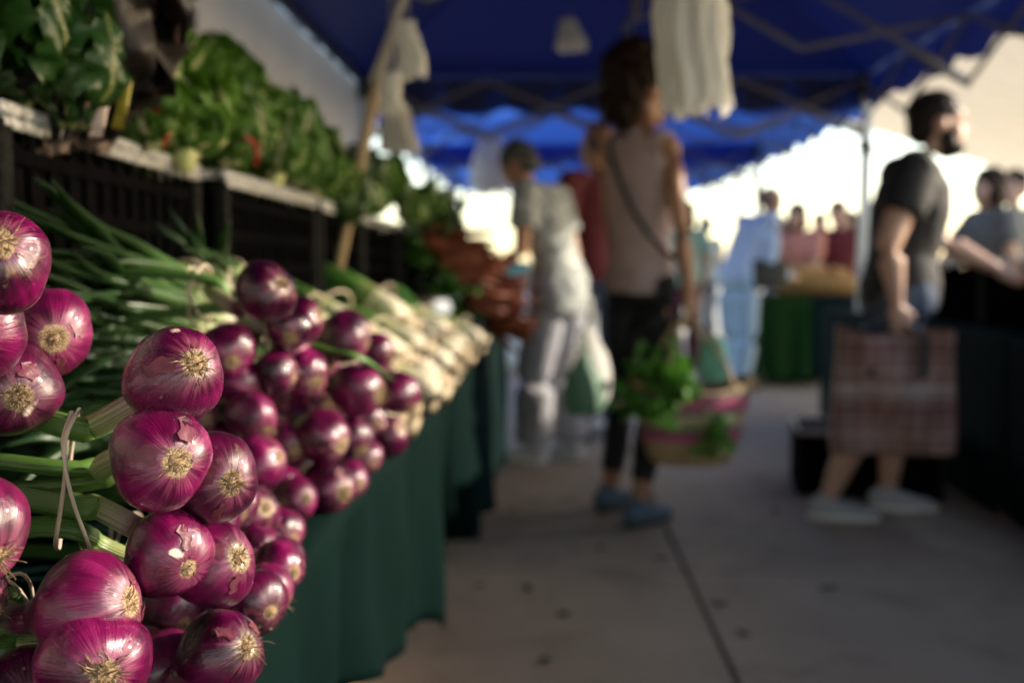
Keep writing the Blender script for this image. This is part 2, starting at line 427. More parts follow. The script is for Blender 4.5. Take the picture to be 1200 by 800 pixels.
# white side wall on the stall side
bm = bmesh.new(); n = 60; g = []
for i in range(n+1):
    y = -3.0 + 9.5*i/n; row = []
    for j in range(9):
        z = 2.08 - 2.0*j/8
        row.append(bm.verts.new((-1.13 + .012*math.sin(y*5.1)*j/8 + .006*math.sin(y*17), y, z)))
    g.append(row)
for i in range(n):
    for j in range(8): bm.faces.new((g[i][j], g[i+1][j], g[i+1][j+1], g[i][j+1]))
ob('tent_sidewall', mesh('tent_sidewall', bm), mat=M['white_fabric'], label='plain white fabric side wall hanging behind the leafy greens', cat='tent wall')
bm = bmesh.new(); bar(bm, (-1.085, 0, 2.085), (-1.085, 5.95, 2.085), .035, .06)
ob('eave_beam', mesh('eave_beam', bm, False), mat=mat('blue_steel', (.02,.03,.09), .5), label='dark blue beam along the top of the white side wall', cat='beam')
# cream marquee beyond the right-hand tables
mq = empty('marquee', (6.2, 11.0, 0), label='large cream white marquee roof with banded panels beyond the man in black', cat='marquee')
for k in range(9):
    y0 = -4.2 + k*.95; bm = bmesh.new(); g = []
    for i in range(13):
        x = -3.3 + 6.6*i/12; row = []
        for j in range(7):
            y = y0 + .93*j/6; z = 2.80 - 1.0*x/3.3 - .26*math.sin(math.pi*j/6)
            row.append(bm.verts.new((x, y, z)))
        g.append(row)
    for i in range(12):
        for j in range(6): bm.faces.new((g[i][j], g[i+1][j], g[i+1][j+1], g[i][j+1]))
    ob('roof_panel', mesh('roof_panel', bm), mq, M['cream_fabric'])
    bm = bmesh.new()
    tube(bm, [(-3.3, y0-.01, 3.80), (0, y0-.01, 2.80), (3.3, y0-.01, 1.80)], .09, 8)
    ob('rafter', mesh('rafter', bm), mq, M['wood'])
for (x, y) in ((3.3,-4.2), (-3.3,4.3), (3.3,4.3)):
    bm = bmesh.new(); tube(bm, [(x, y, 0), (x, y, 2.8-x/3.3)], .04, 10); ob('post', mesh('post', bm), mq, M['white_steel'])

# ------------------------------------------------------------------ tables and cloths
def table(x0, x1, y0, y1, z, label):
    t = empty('folding_table', ((x0+x1)/2, (y0+y1)/2, 0), label=label, cat='table')
    hx, hy = (x1-x0)/2-.02, (y1-y0)/2-.02
    bm = bmesh.new(); box(bm, (0,0,z-.025), (hx*2, hy*2, .04)); bevel_all(bm, .008)
    ob('table_top', mesh('table_top', bm), t, M['table'])
    for sx in (-1, 1):
        for sy in (-1, 1):
            bm = bmesh.new(); tube(bm, [(sx*(hx-.08), sy*(hy-.2), 0), (sx*(hx-.08), sy*(hy-.2), z-.04)], .014, 8)
            ob('leg', mesh('leg', bm), t, M['steel'])
def cloth(x0, x1, y0, y1, z, hem, mt, label, seed=0, front=+1, amp=.055, back=False):
    """cloth over a table top hanging on the side facing the aisle (front) and over both ends"""
    rnd = random.Random(seed); ph = [rnd.random()*6.28 for _ in range(6)]
    xf, xb = (x1, x0) if front > 0 else (x0, x1)
    prof = [(xb, 0), (xb*.5+xf*.5, 0), (xf-front*.03, 0), (xf-front*.006, -.004), (xf, -.016)]
    if back: prof = [(xb-front*.012, .02-z), (xb-front*.008, -.35), (xb-front*.004, -.05)] + prof  # unseen rear drop, added to stop sun leaking under the tables
    nv = 14
    bm = bmesh.new(); n = max(40, int((y1-y0)*45)); g = []
    for i in range(n+1):
        y = y0 + (y1-y0)*i/n; row = []
        h = hem(y)
        for (x, dz) in prof:
            row.append(bm.verts.new((x, y, z+dz + .002*math.sin(y*23+x*31+ph[5]))))
        for k in range(1, nv+1):
            f = k/nv
            wv = math.sin(y*9+ph[0]+1.3*math.sin(y*3.7)+f*.9) + .55*math.sin(y*21+ph[1]+1.5*math.sin(y*5.3)-f*1.6) + .3*math.sin(y*37+ph[2]+2*math.sin(y*2.9))
            x = xf + front*(amp*wv*f**.8*.55 - .008*f)
            row.append(bm.verts.new((x, y + .01*math.sin(y*17+ph[3])*f, z-.016-(z-.016-h)*f)))
        g.append(row)
    for i in range(n):
        for j in range(len(g[0])-1): bm.faces.new((g[i][j], g[i+1][j], g[i+1][j+1], g[i][j+1]))
    for e, yy, s in ((0, y0, -1), (n, y1, 1)):      # ends
        m_ = 24; prev = None
        for j in range(m_+1):
            x = xb + (xf-front*.01-xb)*j/m_; col = []
            for k in range(8):
                f = k/7; col.append(bm.verts.new((x, yy + s*(.004 + .02*f + .02*f*math.sin(x*27+ph[4])), z-.001-(z-.05)*f)))
            if prev:
                for k in range(7): bm.faces.new((prev[k], col[k], col[k+1], prev[k+1]))
            prev = col
    bmesh.ops.recalc_face_normals(bm, faces=bm.faces)
    o = ob('tablecloth', mesh('tablecloth', bm), mat=mt, label=label, cat='tablecloth')
    sol = o.modifiers.new('t', 'SOLIDIFY'); sol.thickness = .0015
    return o
TZ, TX = .70, -.235
def hem1(y):
    k = [(-.4,.46), (1.30,.43), (1.7,.33), (2.1,.23), (2.3,.26), (2.5,.35), (2.95,.39), (3.4,.48)]
    for (a, za), (b, zb) in zip(k, k[1:]):
        if y <= b: f = max(0, (y-a)/(b-a)); f = f*f*(3-2*f); return za+(zb-za)*f + .012*math.sin(y*17)
    return .48
table(-.95, TX-.01, -.3, 3.3, TZ, 'long folding table under the green cloth and the onions')
cloth(-.97, TX, -.3, 3.32, TZ+.004, hem1, M['green_cloth'], 'dark green cloth hanging loosely from the onion table edge', 1)
table(-.95, TX+.01, 3.42, 5.4, TZ, 'farther folding table holding the carrots beside the grey-haired shopper')
cloth(-.97, TX+.02, 3.40, 5.42, TZ+.004, lambda y: .12+.01*math.sin(y*13), M['dark_cloth'], 'blackish green cloth on the farther table under the carrots', 2)
table(1.82, 2.55, 3.98, 6.55, .72, 'folding table at the right edge beside the man in black')
cloth(1.80, 2.57, 3.95, 6.57, .725, lambda y: .008, M['dark_cloth'], 'very dark teal cloth on the table the man in black reaches over', 3, -1, .02, True)
table(1.84, 2.16, 8.32, 9.0, .75, 'distant folding table in front of the stooping man in blue')
cloth(1.80, 2.18, 8.3, 9.02, .755, lambda y: .04, M['far_green'], 'leaf green cloth on the distant table by the man in blue', 4, -1, .03, True)
table(1.82, 2.55, -1.2, 3.95, .712, 'long folding table added across the aisle to block low sun')  # added mostly outside the frame, keeps low sun off the aisle floor
cloth(1.803, 2.567, -1.22, 3.96, .716, lambda y: .008, M['dark_cloth'], 'dark teal cloth on the table added across the aisle to block low sun', 5, -1, .02, True)
# riser under the top crates
rs = empty('display_riser', (-.72, 2.0, TZ+.006), label='dark wooden riser lifting the black crates behind the onions', cat='riser')
bm = bmesh.new(); box(bm, (0,.7,.135), (.42, 4.4, .018)); ob('board', mesh('board', bm, False), rs, M['board'])
for y in (-1.4, -.5, .5, 1.5, 2.6):
    bm = bmesh.new(); box(bm, (0,y,.063), (.40, .03, .126)); ob('support', mesh('support', bm, False), rs, M['board'])

# ------------------------------------------------------------------ crates
def crate_meshes(L=.61, W=.40, H=.29):
    ms = {}
    bm = bmesh.new()
    for s in (-1, 1):
        box(bm, (s*(W/2-.008), 0, H-.007), (.018, L, .014)); box(bm, (0, s*(L/2-.008), H-.0075), (W-.04, .018, .014))
        box(bm, (s*(W/2-.004), 0, H-.02), (.008, L*.985, .012))
    bevel_all(bm, .003, 1); ms['rim'] = mesh('rim', bm)
    bm = bmesh.new()
    for sx in (-1, 1):
        for sy in (-1, 1): pass
    box(bm, (0, 0, H/2-.008), (.022, .022, H-.016)); bevel_all(bm, .003, 1)
    ms['corner_post'] = mesh('corner_post', bm, False)
    bm = bmesh.new(); box(bm, (0,0,.006), (W-.01, L-.01, .012)); ms['crate_floor'] = mesh('crate_floor', bm, False)
    def lattice(length):
        bm = bmesh.new(); n = int(length/.045)
        for i in range(n+1): box(bm, (0, -length/2+.02+(length-.04)*i/n, H/2), (.005, .012, H-.03))
        for z in (.02, .075, .13, .185, .24): box(bm, (.001, 0, z), (.006, length-.03, .016))
        box(bm, (-.006, 0, H/2-.01), (.003, length-.01, H-.05)); return mesh('side_panel', bm, False)
    ms['long'] = lattice(L-.03); ms['short'] = lattice(W-.03)
    return ms, L, W, H
CM = crate_meshes()
def crate(loc, rz, label, group='black produce crates'):
    ms, L, W, H = CM
    t = empty('produce_crate', loc, rz, label=label, cat='crate', group=group)
    ob('rim', ms['rim'], t, M['rim']); ob('crate_floor', ms['crate_floor'], t, M['crate']); 
    for sx in (-1, 1):
        for sy in (-1, 1): o = ob('corner_post', ms['corner_post'], t, M['post']); o.location = (sx*(W/2-.012), sy*(L/2-.012), 0)
    for s in (-1, 1):
        o = ob('side_panel', ms['long'], t, M['crate']); o.location = (s*(W/2-.012), 0, 0); o.rotation_euler = (0,0,R(90-90*s))
        o = ob('side_panel', ms['short'], t, M['crate']); o.location = (0, s*(L/2-.012), 0); o.rotation_euler = (0,0,R(90*s))
    return t
for k, y in enumerate((-.16, .46, 1.08, 1.70, 2.32, 2.94, 3.56)):  # crate row added out of view so low sun misses the floor
    crate((2.08+.01*(k % 3), y, .722), 0, 'unseen black crate added across the aisle to shade the floor, ' + ['first of the row', 'second of the row', 'third of the row', 'fourth of the row', 'fifth of the row', 'next to last in the row', 'last in the row'][k])
crate((2.15, 4.81, .730), R(-1), 'black crate behind the pepper crate on the right-hand table')
crate((2.13, 5.44, .730), R(2), 'black crate third along the right-hand table')
CX, CZ = -.725, TZ+.151
crate((CX, 1.235, CZ), R(2), 'black plastic crate at upper left holding dark chard and lettuce')
crate((CX+.01, 1.925, CZ), R(-1), 'black plastic crate with pale rim below the green lettuce heads')
crate((CX, 2.60, CZ), R(1.5), 'black crate of greens behind the leaning pole')
crate((CX-.01, 3.27, CZ), R(-1), 'black crate of dark greens farther along the riser')
crate((CX, 3.94, CZ), R(1), 'black crate at the back beside the carrots')
crate((CX, 4.60, CZ), R(-2), 'last black crate on the riser behind the carrots')
crate((1.42, 4.45, 0), R(80), 'black lattice crate on the floor behind the striped shopping bag')
crate((2.12, 4.18, .730), R(0), 'black crate with yellow-green peppers on the right-hand table')
table(2.24, 2.80, 8.5, 9.0, .73, 'small far table under black cloth holding the straw tray')
cloth(2.22, 2.82, 8.48, 9.02, .735, lambda y: .04, M['dark_cloth'], 'black cloth on the small far table under the straw tray', 6, -1, .03, True)

# ------------------------------------------------------------------ leaves
def leaf_mesh(name, L, W, bend, ruf, seed, nu=12, nv=8, stem=.18, round_=.6, curl=0):
    rnd = random.Random(seed); bm = bmesh.new(); lv = bm.verts.layers.float.new('v'); g = []
    p1, p2 = rnd.random()*6.28, rnd.random()*6.28
    for i in range(nu+1):
        t = i/nu; row = []
        if t < stem: wd = .10 + .05*(t/stem)
        else:
            s = (t-stem)/(1-stem); wd = .14 + .86*math.sin(math.pi*min(1, s*.96+.02)**round_)**.8 if s < 1 else .12
        ang = bend*t*t
        cx, cz = L*(t - .18*bend*t**3*abs(bend)*.3), L*.5*math.sin(ang)*t
        for j in range(-nv//2, nv//2+1):
            v = j/(nv/2); e = abs(v)
            y = W*.5*wd*v
            z = cz - (.22*W*wd*(1-e*e) if t > stem*.7 else .05*W*(1-e)) + ruf*e**1.6*wd*(math.sin(t*19+p1+v*2)+.6*math.sin(t*37+p2-v*3)) + ruf*.35*math.sin(t*23+v*9+p2)
            z += curl*e*e*W
            vt = bm.verts.new((cx, y, z)); vt[lv] = e if t > .05 else 0; row.append(vt)
        g.append(row)
    for i in range(nu):
        for j in range(nv): bm.faces.new((g[i][j], g[i+1][j], g[i+1][j+1], g[i][j+1]))
    return mesh(name, bm)
LET = [leaf_mesh('leaf', .15+.05*k/3, .10+.02*(k % 2), .7+.4*k, .021, k, 22, 12, .12, .75) for k in range(4)]
CHD = [leaf_mesh('leaf', .25, .12, .6+.3*k, .018, 20+k, 22, 10, .30, .6) for k in range(3)]
CHG = [leaf_mesh('leaf', .20, .095, .6+.3*k, .016, 30+k, 22, 10, .25, .6) for k in range(3)]
def place(o, loc, direction, roll=0, sc_=1):
    d = Vector(direction).normalized(); u, v = frame(d)
    m = Matrix((d, u, v)).transposed() @ Matrix.Rotation(roll, 3, 'X')
    o.matrix_local = Matrix.Translation(Vector(loc)) @ m.to_4x4() @ Matrix.Diagonal((sc_, sc_, sc_, 1))
BUTT = None
def leaf_head(name, loc, axis, meshes, mt, label, group, n=16, spread=.9, seed=0, s=1, cat='lettuce', butt=None, jit=.25):
    t = empty(name, loc, label=label, cat=cat, group=group); rnd = random.Random(seed)
    ax = Vector(axis).normalized(); u, v = frame(ax)
    for k in range(n):
        a = k*2.4 + rnd.uniform(-.3,.3); f = (k+.5)/n; sp = spread*f**.7
        d = ax + (u*math.cos(a) + v*math.sin(a))*sp + Vector((rnd.uniform(-jit,jit), rnd.uniform(-jit,jit), rnd.uniform(-jit,jit)))
        me = meshes[rnd.randrange(len(meshes))]
        o = bpy.data.objects.new('leaf', me); COL.objects.link(o); o.parent = t
        if len(me.materials) == 0: me.materials.append(mt)
        dn = d.normalized()
        # concave side towards the axis
        z = (ax - dn*ax.dot(dn));
        if z.length < 1e-3: z = u.copy()
        z.normalize(); y = z.cross(dn)
        m = Matrix((dn, y, z)).transposed() @ Matrix.Rotation(rnd.uniform(-.5,.5), 3, 'X')
        sc_ = s*rnd.uniform(.75, 1.1)
        o.matrix_local = Matrix.Translation((u*math.cos(a)+v*math.sin(a))*.012*f) @ m.to_4x4() @ Matrix.Diagonal((sc_,)*3+(1,))
    if butt:
        bm = bmesh.new(); rot = Matrix((u, v, ax)).transposed()
        ball(bm, -ax*.002, (.022*s, .020*s, .030*s), rot, 14); ob('butt', mesh('butt', bm), t, butt)
    return t
rnd = random.Random(5)
HEADS = [  # px, py, Y of the butt at the rim, axis
    (178,158,1.30,(-.35,-.10,1.0)), (215,168,1.42,(-.1,.1,1.0)), (240,150,1.55,(-.5,.0,1.)), (205,120,1.5,(-.6,.2,1.)),
    (268,178,1.66,(-.15,.1,1.0)), (300,165,1.80,(-.4,.0,1.)), (322,192,1.92,(-.05,.15,1.)), (345,200,2.05,(-.2,.2,1.)),
    (285,135,1.8,(-.4,.1,1.)), (160,110,1.35,(-.4,-.1,1.)), (335,165,2.0,(-.3,.2,1.)), (365,212,2.2,(.0,.3,.9)) ]
where = ['leftmost, beside the yellow chard stem', 'with a pale butt above the rim', 'behind the pale butts', 'high in the crate', 'above the gap between the two crates',
         'in the middle of the second crate', 'low at the second crate rim', 'near the far corner of the second crate', 'at the back of the second crate',
         'behind the chard', 'rising highest near the white wall', 'hanging over the second crate corner']
for k, (px, py, Y, ax) in enumerate(HEADS):
    leaf_head('lettuce_head', P(px, py+14, Y), ax, LET, M['lettuce'], 'green leafy lettuce head ' + where[k], 'lettuce heads in the crates', 20+(k*5 % 7), .75+.12*(k % 4), k, .70+.05*(k*3 % 5), 'lettuce', M['butt'] if k in (1,6) else None, .45)
for k, (x, y, z) in enumerate(((-.62,1.05,1.10), (-.75,1.15,1.12), (-.62,1.25,1.11), (-.78,1.35,1.12), (-.62,1.42,1.10), (-.62,1.72,1.10), (-.75,1.80,1.12), (-.62,1.95,1.10), (-.76,2.05,1.12), (-.62,2.15,1.10), (-.66,2.5,1.10), (-.66,2.7,1.10), (-.7,3.1,1.1), (-.7,3.35,1.1))):
    leaf_head('greens_bunch', (x, y, z), (.15,.0,1.), LET if k % 3 else CHG, M['lettuce'] if k % 3 else M['chard_green'], 'leafy greens packed low inside the %s crate' % ('first' if y < 1.6 else 'second' if y < 2.3 else 'third' if y < 2.9 else 'fourth'), 'greens packed in the crates', 14, 1.3, 140+k, .62, 'greens')
CHARD = [(60,165,1.05,(-.2,-.25,1.)), (105,160,1.10,(.0,.1,1.)), (30,110,1.12,(-.3,-.4,1.)), (110,110,1.2,(-.2,.2,1.)), (60,70,1.15,(-.2,-.2,1.))]
cw = ['drooping over the first crate rim', 'standing upright with pale stems', 'cut off by the picture edge', 'behind the pale stems', 'topmost in the corner']
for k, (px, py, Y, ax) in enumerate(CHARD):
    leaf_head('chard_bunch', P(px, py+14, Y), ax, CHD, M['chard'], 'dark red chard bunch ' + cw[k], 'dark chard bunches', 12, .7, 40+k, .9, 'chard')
for k, (px, py, Y, ax) in enumerate([(38,120,1.0,(.1,-.5,.6)), (90,150,1.02,(.1,-.1,.9)), (15,60,1.05,(.2,-.3,.8)), (120,70,1.2,(0,0,1.))]):
    leaf_head('chard_bunch', P(px, py, Y), ax, CHG, M['chard_green'], 'green chard leaves ' + ['folding over the crate corner', 'at the foot of the white stem', 'at the top left corner', 'beside the yellow stem'][k], 'green chard', 7, .8, 60+k, .75, 'chard')
def stem(px0, py0, px1, py1, Y, r, mt, label):
    bm = bmesh.new(); a, b = P(px0, py0, Y), P(px1, py1, Y+.06)
    c = (a+b)/2 + Vector((.01, 0, .012))
    tube(bm, catmull([a, c, b], 8), [r*1.25, r*1.15, r, r, r*.95, r*.9, r*.8, r*.6], 10, squash=[.6]*8)
    ob('chard_rib', mesh('chard_rib', bm), mat=mt, label=label, cat='chard')
stem(138,150,150,-10,1.05,.0065,M['yellowstem'],'yellow-green chard stem rising beside the lettuce')
stem(108,150,72,20,1.03,.009,M['whitestem'],'white chard stem slanting up among dark leaves')
stem(112,160,112,95,1.0,.006,M['whitestem'],'short pale chard stem standing at the crate rim')
stem(180,128,192,175,1.25,.005,M['redstem'],'short bright red stem between chard and lettuce')
stem(283,160,300,195,1.6,.005,M['redstem'],'dull red stem at the second crate rim')
# greens farther along
FAR = [(400,215,2.45), (425,205,2.6), (450,212,2.8), (470,225,3.0), (500,235,3.3), (520,245,3.5), (440,235,2.75), (410,245,2.5), (485,245,3.15), (515,262,3.8), (505,250,3.75), (530,265,4.3), (522,255,4.5)]
for k, (px, py, Y) in enumerate(FAR):
    leaf_head('greens_bunch', P(px, py+18, Y), (-.1, .0, 1.), CHG if k % 2 else LET, M['chard_green'] if k % 2 else M['lettuce'],
              'blurred bunch of dark greens in the crates beyond the pole', 'greens beyond the pole', 18, .9, 80+k, .62, 'greens')

# ------------------------------------------------------------------ red onions
def bulb_mesh(seed, flat=1.0):
    rnd = random.Random(seed); bm = bmesh.new(); nu, nv = 44, 30
    ph = [rnd.random()*6.28 for _ in range(8)]; g = []
    for i in range(nv+1):
        t = i/nv                       # 0 root .. 1 neck
        th = math.pi*t
        if t < .80:
            z = math.cos(th); r = math.sin(th)**.93
        else:
            f = (t-.80)/.20; z = math.cos(math.pi*.80) - .62*f; r0 = math.sin(math.pi*.80)**.93
            r = r0*(1-f)**1.5*.72 + .28*r0*(1-f) + .26*f
        if t < .09: z -= .10*(1-t/.09)**2          # dimple
        row = []
        for j in range(nu):
            a = 2*math.pi*j/nu
            k = 1 + .030*math.sin(3*a+ph[0]) + .018*math.sin(5*a+ph[1]) + .028*math.sin(2*a+ph[2]+2*z) + .006*math.sin(11*a+ph[3])
            zz = z*flat + .02*math.sin(a+ph[4])*r
            row.append(bm.verts.new((r*k*math.cos(a), r*k*math.sin(a), zz)))
        g.append(row)
    for i in range(nv):
        for j in range(nu): bm.faces.new((g[i][j], g[i+1][j], g[i+1][(j+1)%nu], g[i][(j+1)%nu]))
    bmesh.ops.remove_doubles(bm, verts=bm.verts, dist=.0005)
    bmesh.ops.recalc_face_normals(bm, faces=bm.faces)
    return mesh('bulb', bm)
BULBS = [bulb_mesh(k, .93) for k in range(6)]
def root_mesh(seed, n=70, long_=1.0):
    rnd = random.Random(seed); bm = bmesh.new()
    bmesh.ops.create_icosphere(bm, subdivisions=3, radius=1, matrix=Matrix.Translation((0,0,.875)) @ Matrix.Diagonal((.23,.23,.10,1)))
    for v in bm.verts: v.co += Vector((rnd.uniform(-1,1), rnd.uniform(-1,1), rnd.uniform(-1,1)))*.016
    for k in range(n):
        a = rnd.random()*6.28; rr = rnd.random()**.6*.27; L = rnd.uniform(.10,.36)*long_*(1.6 if rnd.random() < .08 else 1)
        d = Vector((math.cos(a), math.sin(a), 0)); p = Vector((d.x*rr, d.y*rr, .93-rr*.25)); pts = [p]
        dr = (Vector((0,0,1))*rnd.uniform(.2,1) + d*(.3+rr*4)).normalized()
        for i in range(4):
            dr = (dr + Vector((rnd.uniform(-.6,.6), rnd.uniform(-.6,.6), rnd.uniform(-.75,.25)))*.6).normalized()
            p = p + dr*L/4; pts.append(p.copy())
        r = rnd.uniform(.009,.018); tube(bm, pts, [r, r*.9, r*.8, r*.6, r*.25], 4)
    return mesh('roots', bm)
ROOTS = [root_mesh(k, 110, (1, .7, 1.25, .5)[k % 4]) for k in range(4)]
def flake_mesh(seed):
    rnd = random.Random(seed); bm = bmesh.new()
    for k in range(1):
        a0 = 0; wd = rnd.uniform(.35,.75); th0 = rnd.uniform(.30,.45); ln = rnd.uniform(.35,.7); lift = rnd.uniform(.02,.07); g = []
        for i in range(6):
            row = []
            for j in range(5):
                th = th0+ln*i/5; a = a0+wd*(j/4-.5)*(1-.7*(i/5)**2)+.08*math.sin(i*2+k)
                r = 1.008 + lift*(1-i/5)**2 + .012*math.sin(j*2.2+i*1.3) + lift*.5*abs(j/4-.5)
                row.append(bm.verts.new((r*math.sin(th)*math.cos(a), r*math.sin(th)*math.sin(a), r*math.cos(th)*.93)))
            g.append(row)
        for i in range(5):
            for j in range(4): bm.faces.new((g[i][j], g[i+1][j], g[i+1][j+1], g[i][j+1]))
    return mesh('skin_flake', bm)
FLAKES = [flake_mesh(k) for k in range(6)]
def img_dir(cx, cy, d, rx, ry, back=False):
    u, v = (rx-cx)/(d/2), -(ry-cy)/(d/2); q = u*u+v*v
    if q > .97: s = math.sqrt(.97/q); u *= s; v *= s; q = .97
    return CR @ Vector((u, v, (-1 if back else 1)*math.sqrt(1-q)))
ON = .060                        # typical bulb diameter
count = [0]
def bunch(label, bulbs, tie, tips, band=True, apart=0.):
    """bulbs: (cx, cy, diameter px, root px, root py[, Y]); tie: (px, py, Y); tips: direction of the greens"""
    T = P(*tie); t = empty('red_onion_bunch', T, label=label, cat='onions', group='bunches of red onions')
    rnd = random.Random(len(label)*7+len(bulbs))
    for b in bulbs:
        cx, cy, d, rx, ry = b[:5]; Y = b[5] if len(b) > 5 else FPX*ON/d
        back = len(b) > 6 and b[6]
        c = P(cx, cy, Y); r = d/FPX*Y/2
        dr = img_dir(cx, cy, d, rx, ry, back); i = count[0]; count[0] += 1
        o = ob('bulb', BULBS[i % 6], t, M['onion'])
        q = dr.to_track_quat('Z', 'Y') @ Euler((0, 0, rnd.random()*6.28)).to_quaternion()
        o.matrix_local = Matrix.Translation(c-T) @ q.to_matrix().to_4x4() @ Matrix.Diagonal((r*rnd.uniform(.95,1.05), r*rnd.uniform(.95,1.05), r*rnd.uniform(.88,1.14), 1))
        rq = rnd.uniform(.55,1.0); rt = ob('roots', ROOTS[i % 4], o, M['root']); rt.rotation_euler = (0,0,i*1.3); rt.scale = (rq,rq,.97)
        if d > 55:
            for w_ in range(2 if d > 90 else 1):
                fl = ob('skin_flake', FLAKES[(i+w_) % 6], o, M['flake']); fl.rotation_euler = (0,0,i*2.1+w_*1.7)
        # stalk
        nk = (c - dr*r*1.25) - T; tp = Vector(tips)
        j = Vector((rnd.uniform(-1,1)*.012, rnd.uniform(-1,1)*.012, rnd.uniform(-1,1)*.014))
        j.z += (c.z-T.z)*apart
        mid = nk*.45 - dr*r*.55 + j*(1-.45*(apart > 0))
        end = tp + Vector((rnd.uniform(-.03,.03), rnd.uniform(-.05,.05), rnd.uniform(-.04,.04)))
        bm = bmesh.new(); la = bm.verts.layers.float.new('t'); lb = bm.verts.layers.float.new('a')
        sr = r*.27
        pts = catmull([nk + dr*r*.12, nk - dr*r*.3, mid, j*1.3, j*1.6 + end*.45, end], 22)
        k_ = len(pts)
        tube(bm, pts, [sr*(1.0 if f < .5 else 1.15 if f < .8 else 1.15-(f-.8)*3) for f in [q_/(k_-1) for q_ in range(k_)]], 12, True, (la, lb), [1]*(k_//2)+[.62]*(k_-k_//2))
        ob('stalk', mesh('stalk', bm), t, M['stalk'])
    if band:
        bm = bmesh.new(); ax = Vector(tips).normalized(); u, v = frame(ax)
        for (a0, tilt, rr) in ((0, .25, .022), (.4, -.22, .023)):
            pts = []
            for k in range(25):
                a = 2*math.pi*k/24
                pts.append(u*math.cos(a)*rr*1.0 + v*math.sin(a)*rr*1.35 + ax*(math.sin(a)*tilt*.035))
            tube(bm, pts, .0013, 6, False)
        ob('rubber_band', mesh('rubber_band', bm), t, M['band'])
    return t
LEFT = (-.30, .05, -.01)
bunch('blurred red onion bunch at the left edge with broad cream root ends', [(-4,308,128,24,284), (55,390,106,84,398), (12,456,112,44,464), (-30,385,120,-10,395)], (-90,400,.66), (-.2,.05,.0))
# sharp bunch, its band visible
bunch('sharply focused red onion bunch with a crossed rubber band round its stalks',
      [(204,442,116,242,424,.595), (188,537,122,227,537,.575), (250,560,108,284,560,.625), (198,648,110,238,662,.60), (250,662,102,291,646,.635)], (78,562,.63), (-.22,.03,.005), band=False, apart=.42)
bunch('near red onion bunch at the bottom left corner with torn cream skin', [(104,712,128,168,700,.56), (110,778,138,150,775,.54), (28,815,120,60,800,.55)], (10,730,.60), (-.2,.03,-.02))
bunch('red onion bunch cut by the left edge with a dark shaggy root', [(-38,622,140,18,650,.52), (-60,700,130,0,720,.54)], (-140,640,.56), (-.2,.02,0))
bunch('red onion bunch at the foot of the pile against the green cloth', [(258,765,106,302,748,.645), (300,705,78,328,712,.72), (312,692,66,338,705,.76), (326,664,66,352,668,.82), (190,785,100,215,800,.66), (235,812,100,270,820,.64)], (150,745,.72), LEFT)
bunch('dark red onion bunch filling the gap right of the sharp one', [(238,610,84,262,618,.80), (268,590,76,290,600,.86), (245,720,84,270,730,.74), (205,715,84,230,725,.72)], (150,640,.9), LEFT)
bunch('deep purple bulbs half hidden in the middle of the pile', [(335,520,60,352,525,1.12), (330,570,58,350,575,1.08), (372,465,56,390,470,1.24), (430,490,50,446,495,1.36), (330,655,56,348,662,.90)], (260,540,1.2), LEFT)
bunch('red onion bunch behind the sharp one with a brown root and a pink side', [(265,412,68,282,425,1.0), (279,446,60,300,462,1.02), (225,485,60,250,490,1.0)], (190,455,1.05), LEFT)
bunch('topmost red onion bunch below the crate corner, one bulb two-toned', [(312,342,74,340,330,.97), (351,376,58,378,368,1.05), (338,385,54,345,398,1.03)], (235,345,1.05), LEFT)
bunch('red onion bunch under the topmost one with yellowish root ends', [(322,438,62,352,445,1.03), (355,437,60,376,448,1.08), (340,405,50,352,400,1.08)], (250,420,1.12), LEFT)
bunch('red onion bunch of pinkish bulbs in the middle of the pile', [(294,487,64,316,503,1.0), (303,542,72,336,532,.97), (262,520,60,280,530,1.02)], (220,520,1.08), LEFT)
bunch('red onion bunch with peeling dark skin low in the pile', [(294,602,72,318,590,.92), (346,585,54,364,580,1.06), (328,622,60,350,630,.95), (300,640,60,322,650,.9)], (220,600,1.0), LEFT)
bunch('red onion bunch topped by a dark purple bulb beside the leeks', [(405,395,66,438,405,1.22), (418,457,66,448,462,1.18), (375,420,56,392,430,1.25)], (320,420,1.26), LEFT)
bunch('red onion bunch with two small round bulbs at the table edge', [(466,460,50,482,478,1.40), (454,511,50,472,500,1.40), (440,412,50,462,418,1.42)], (385,470,1.42), LEFT)
bunch('red onion bunch in a dark hollow behind the pile front', [(374,511,70,404,520,1.13), (412,513,52,428,528,1.2), (345,490,56,360,500,1.2)], (290,500,1.2), LEFT)
bunch('low red onion bunch resting on the cloth below the dark hollow', [(384,571,64,408,575,1.12), (408,562,48,424,565,1.22), (350,545,56,365,550,1.2), (425,535,46,440,540,1.3)], (300,560,1.2), LEFT)
# the crossed band of the sharp bunch
bb = [o for o in COL.objects if o.get('label', '').startswith('sharply')][0]
bm = bmesh.new()
def band_loop(pix, r=.0014):
    pts = [P(*p) - bb.location for p in pix]; pts = catmull(pts + [pts[0]], 40); tube(bm, pts, r, 6, False, squash=[.55]*40)
band_loop([(93,478,.60), (78,510,.585), (76,545,.58), (88,595,.58), (106,645,.60), (96,640,.66), (82,560,.68), (88,500,.66)])
band_loop([(84,482,.61), (74,515,.588), (77,548,.583), (72,590,.584), (65,636,.60), (70,636,.66), (74,560,.68), (80,500,.66)])
ob('rubber_band', mesh('rubber_band', bm), bb, M['band'])
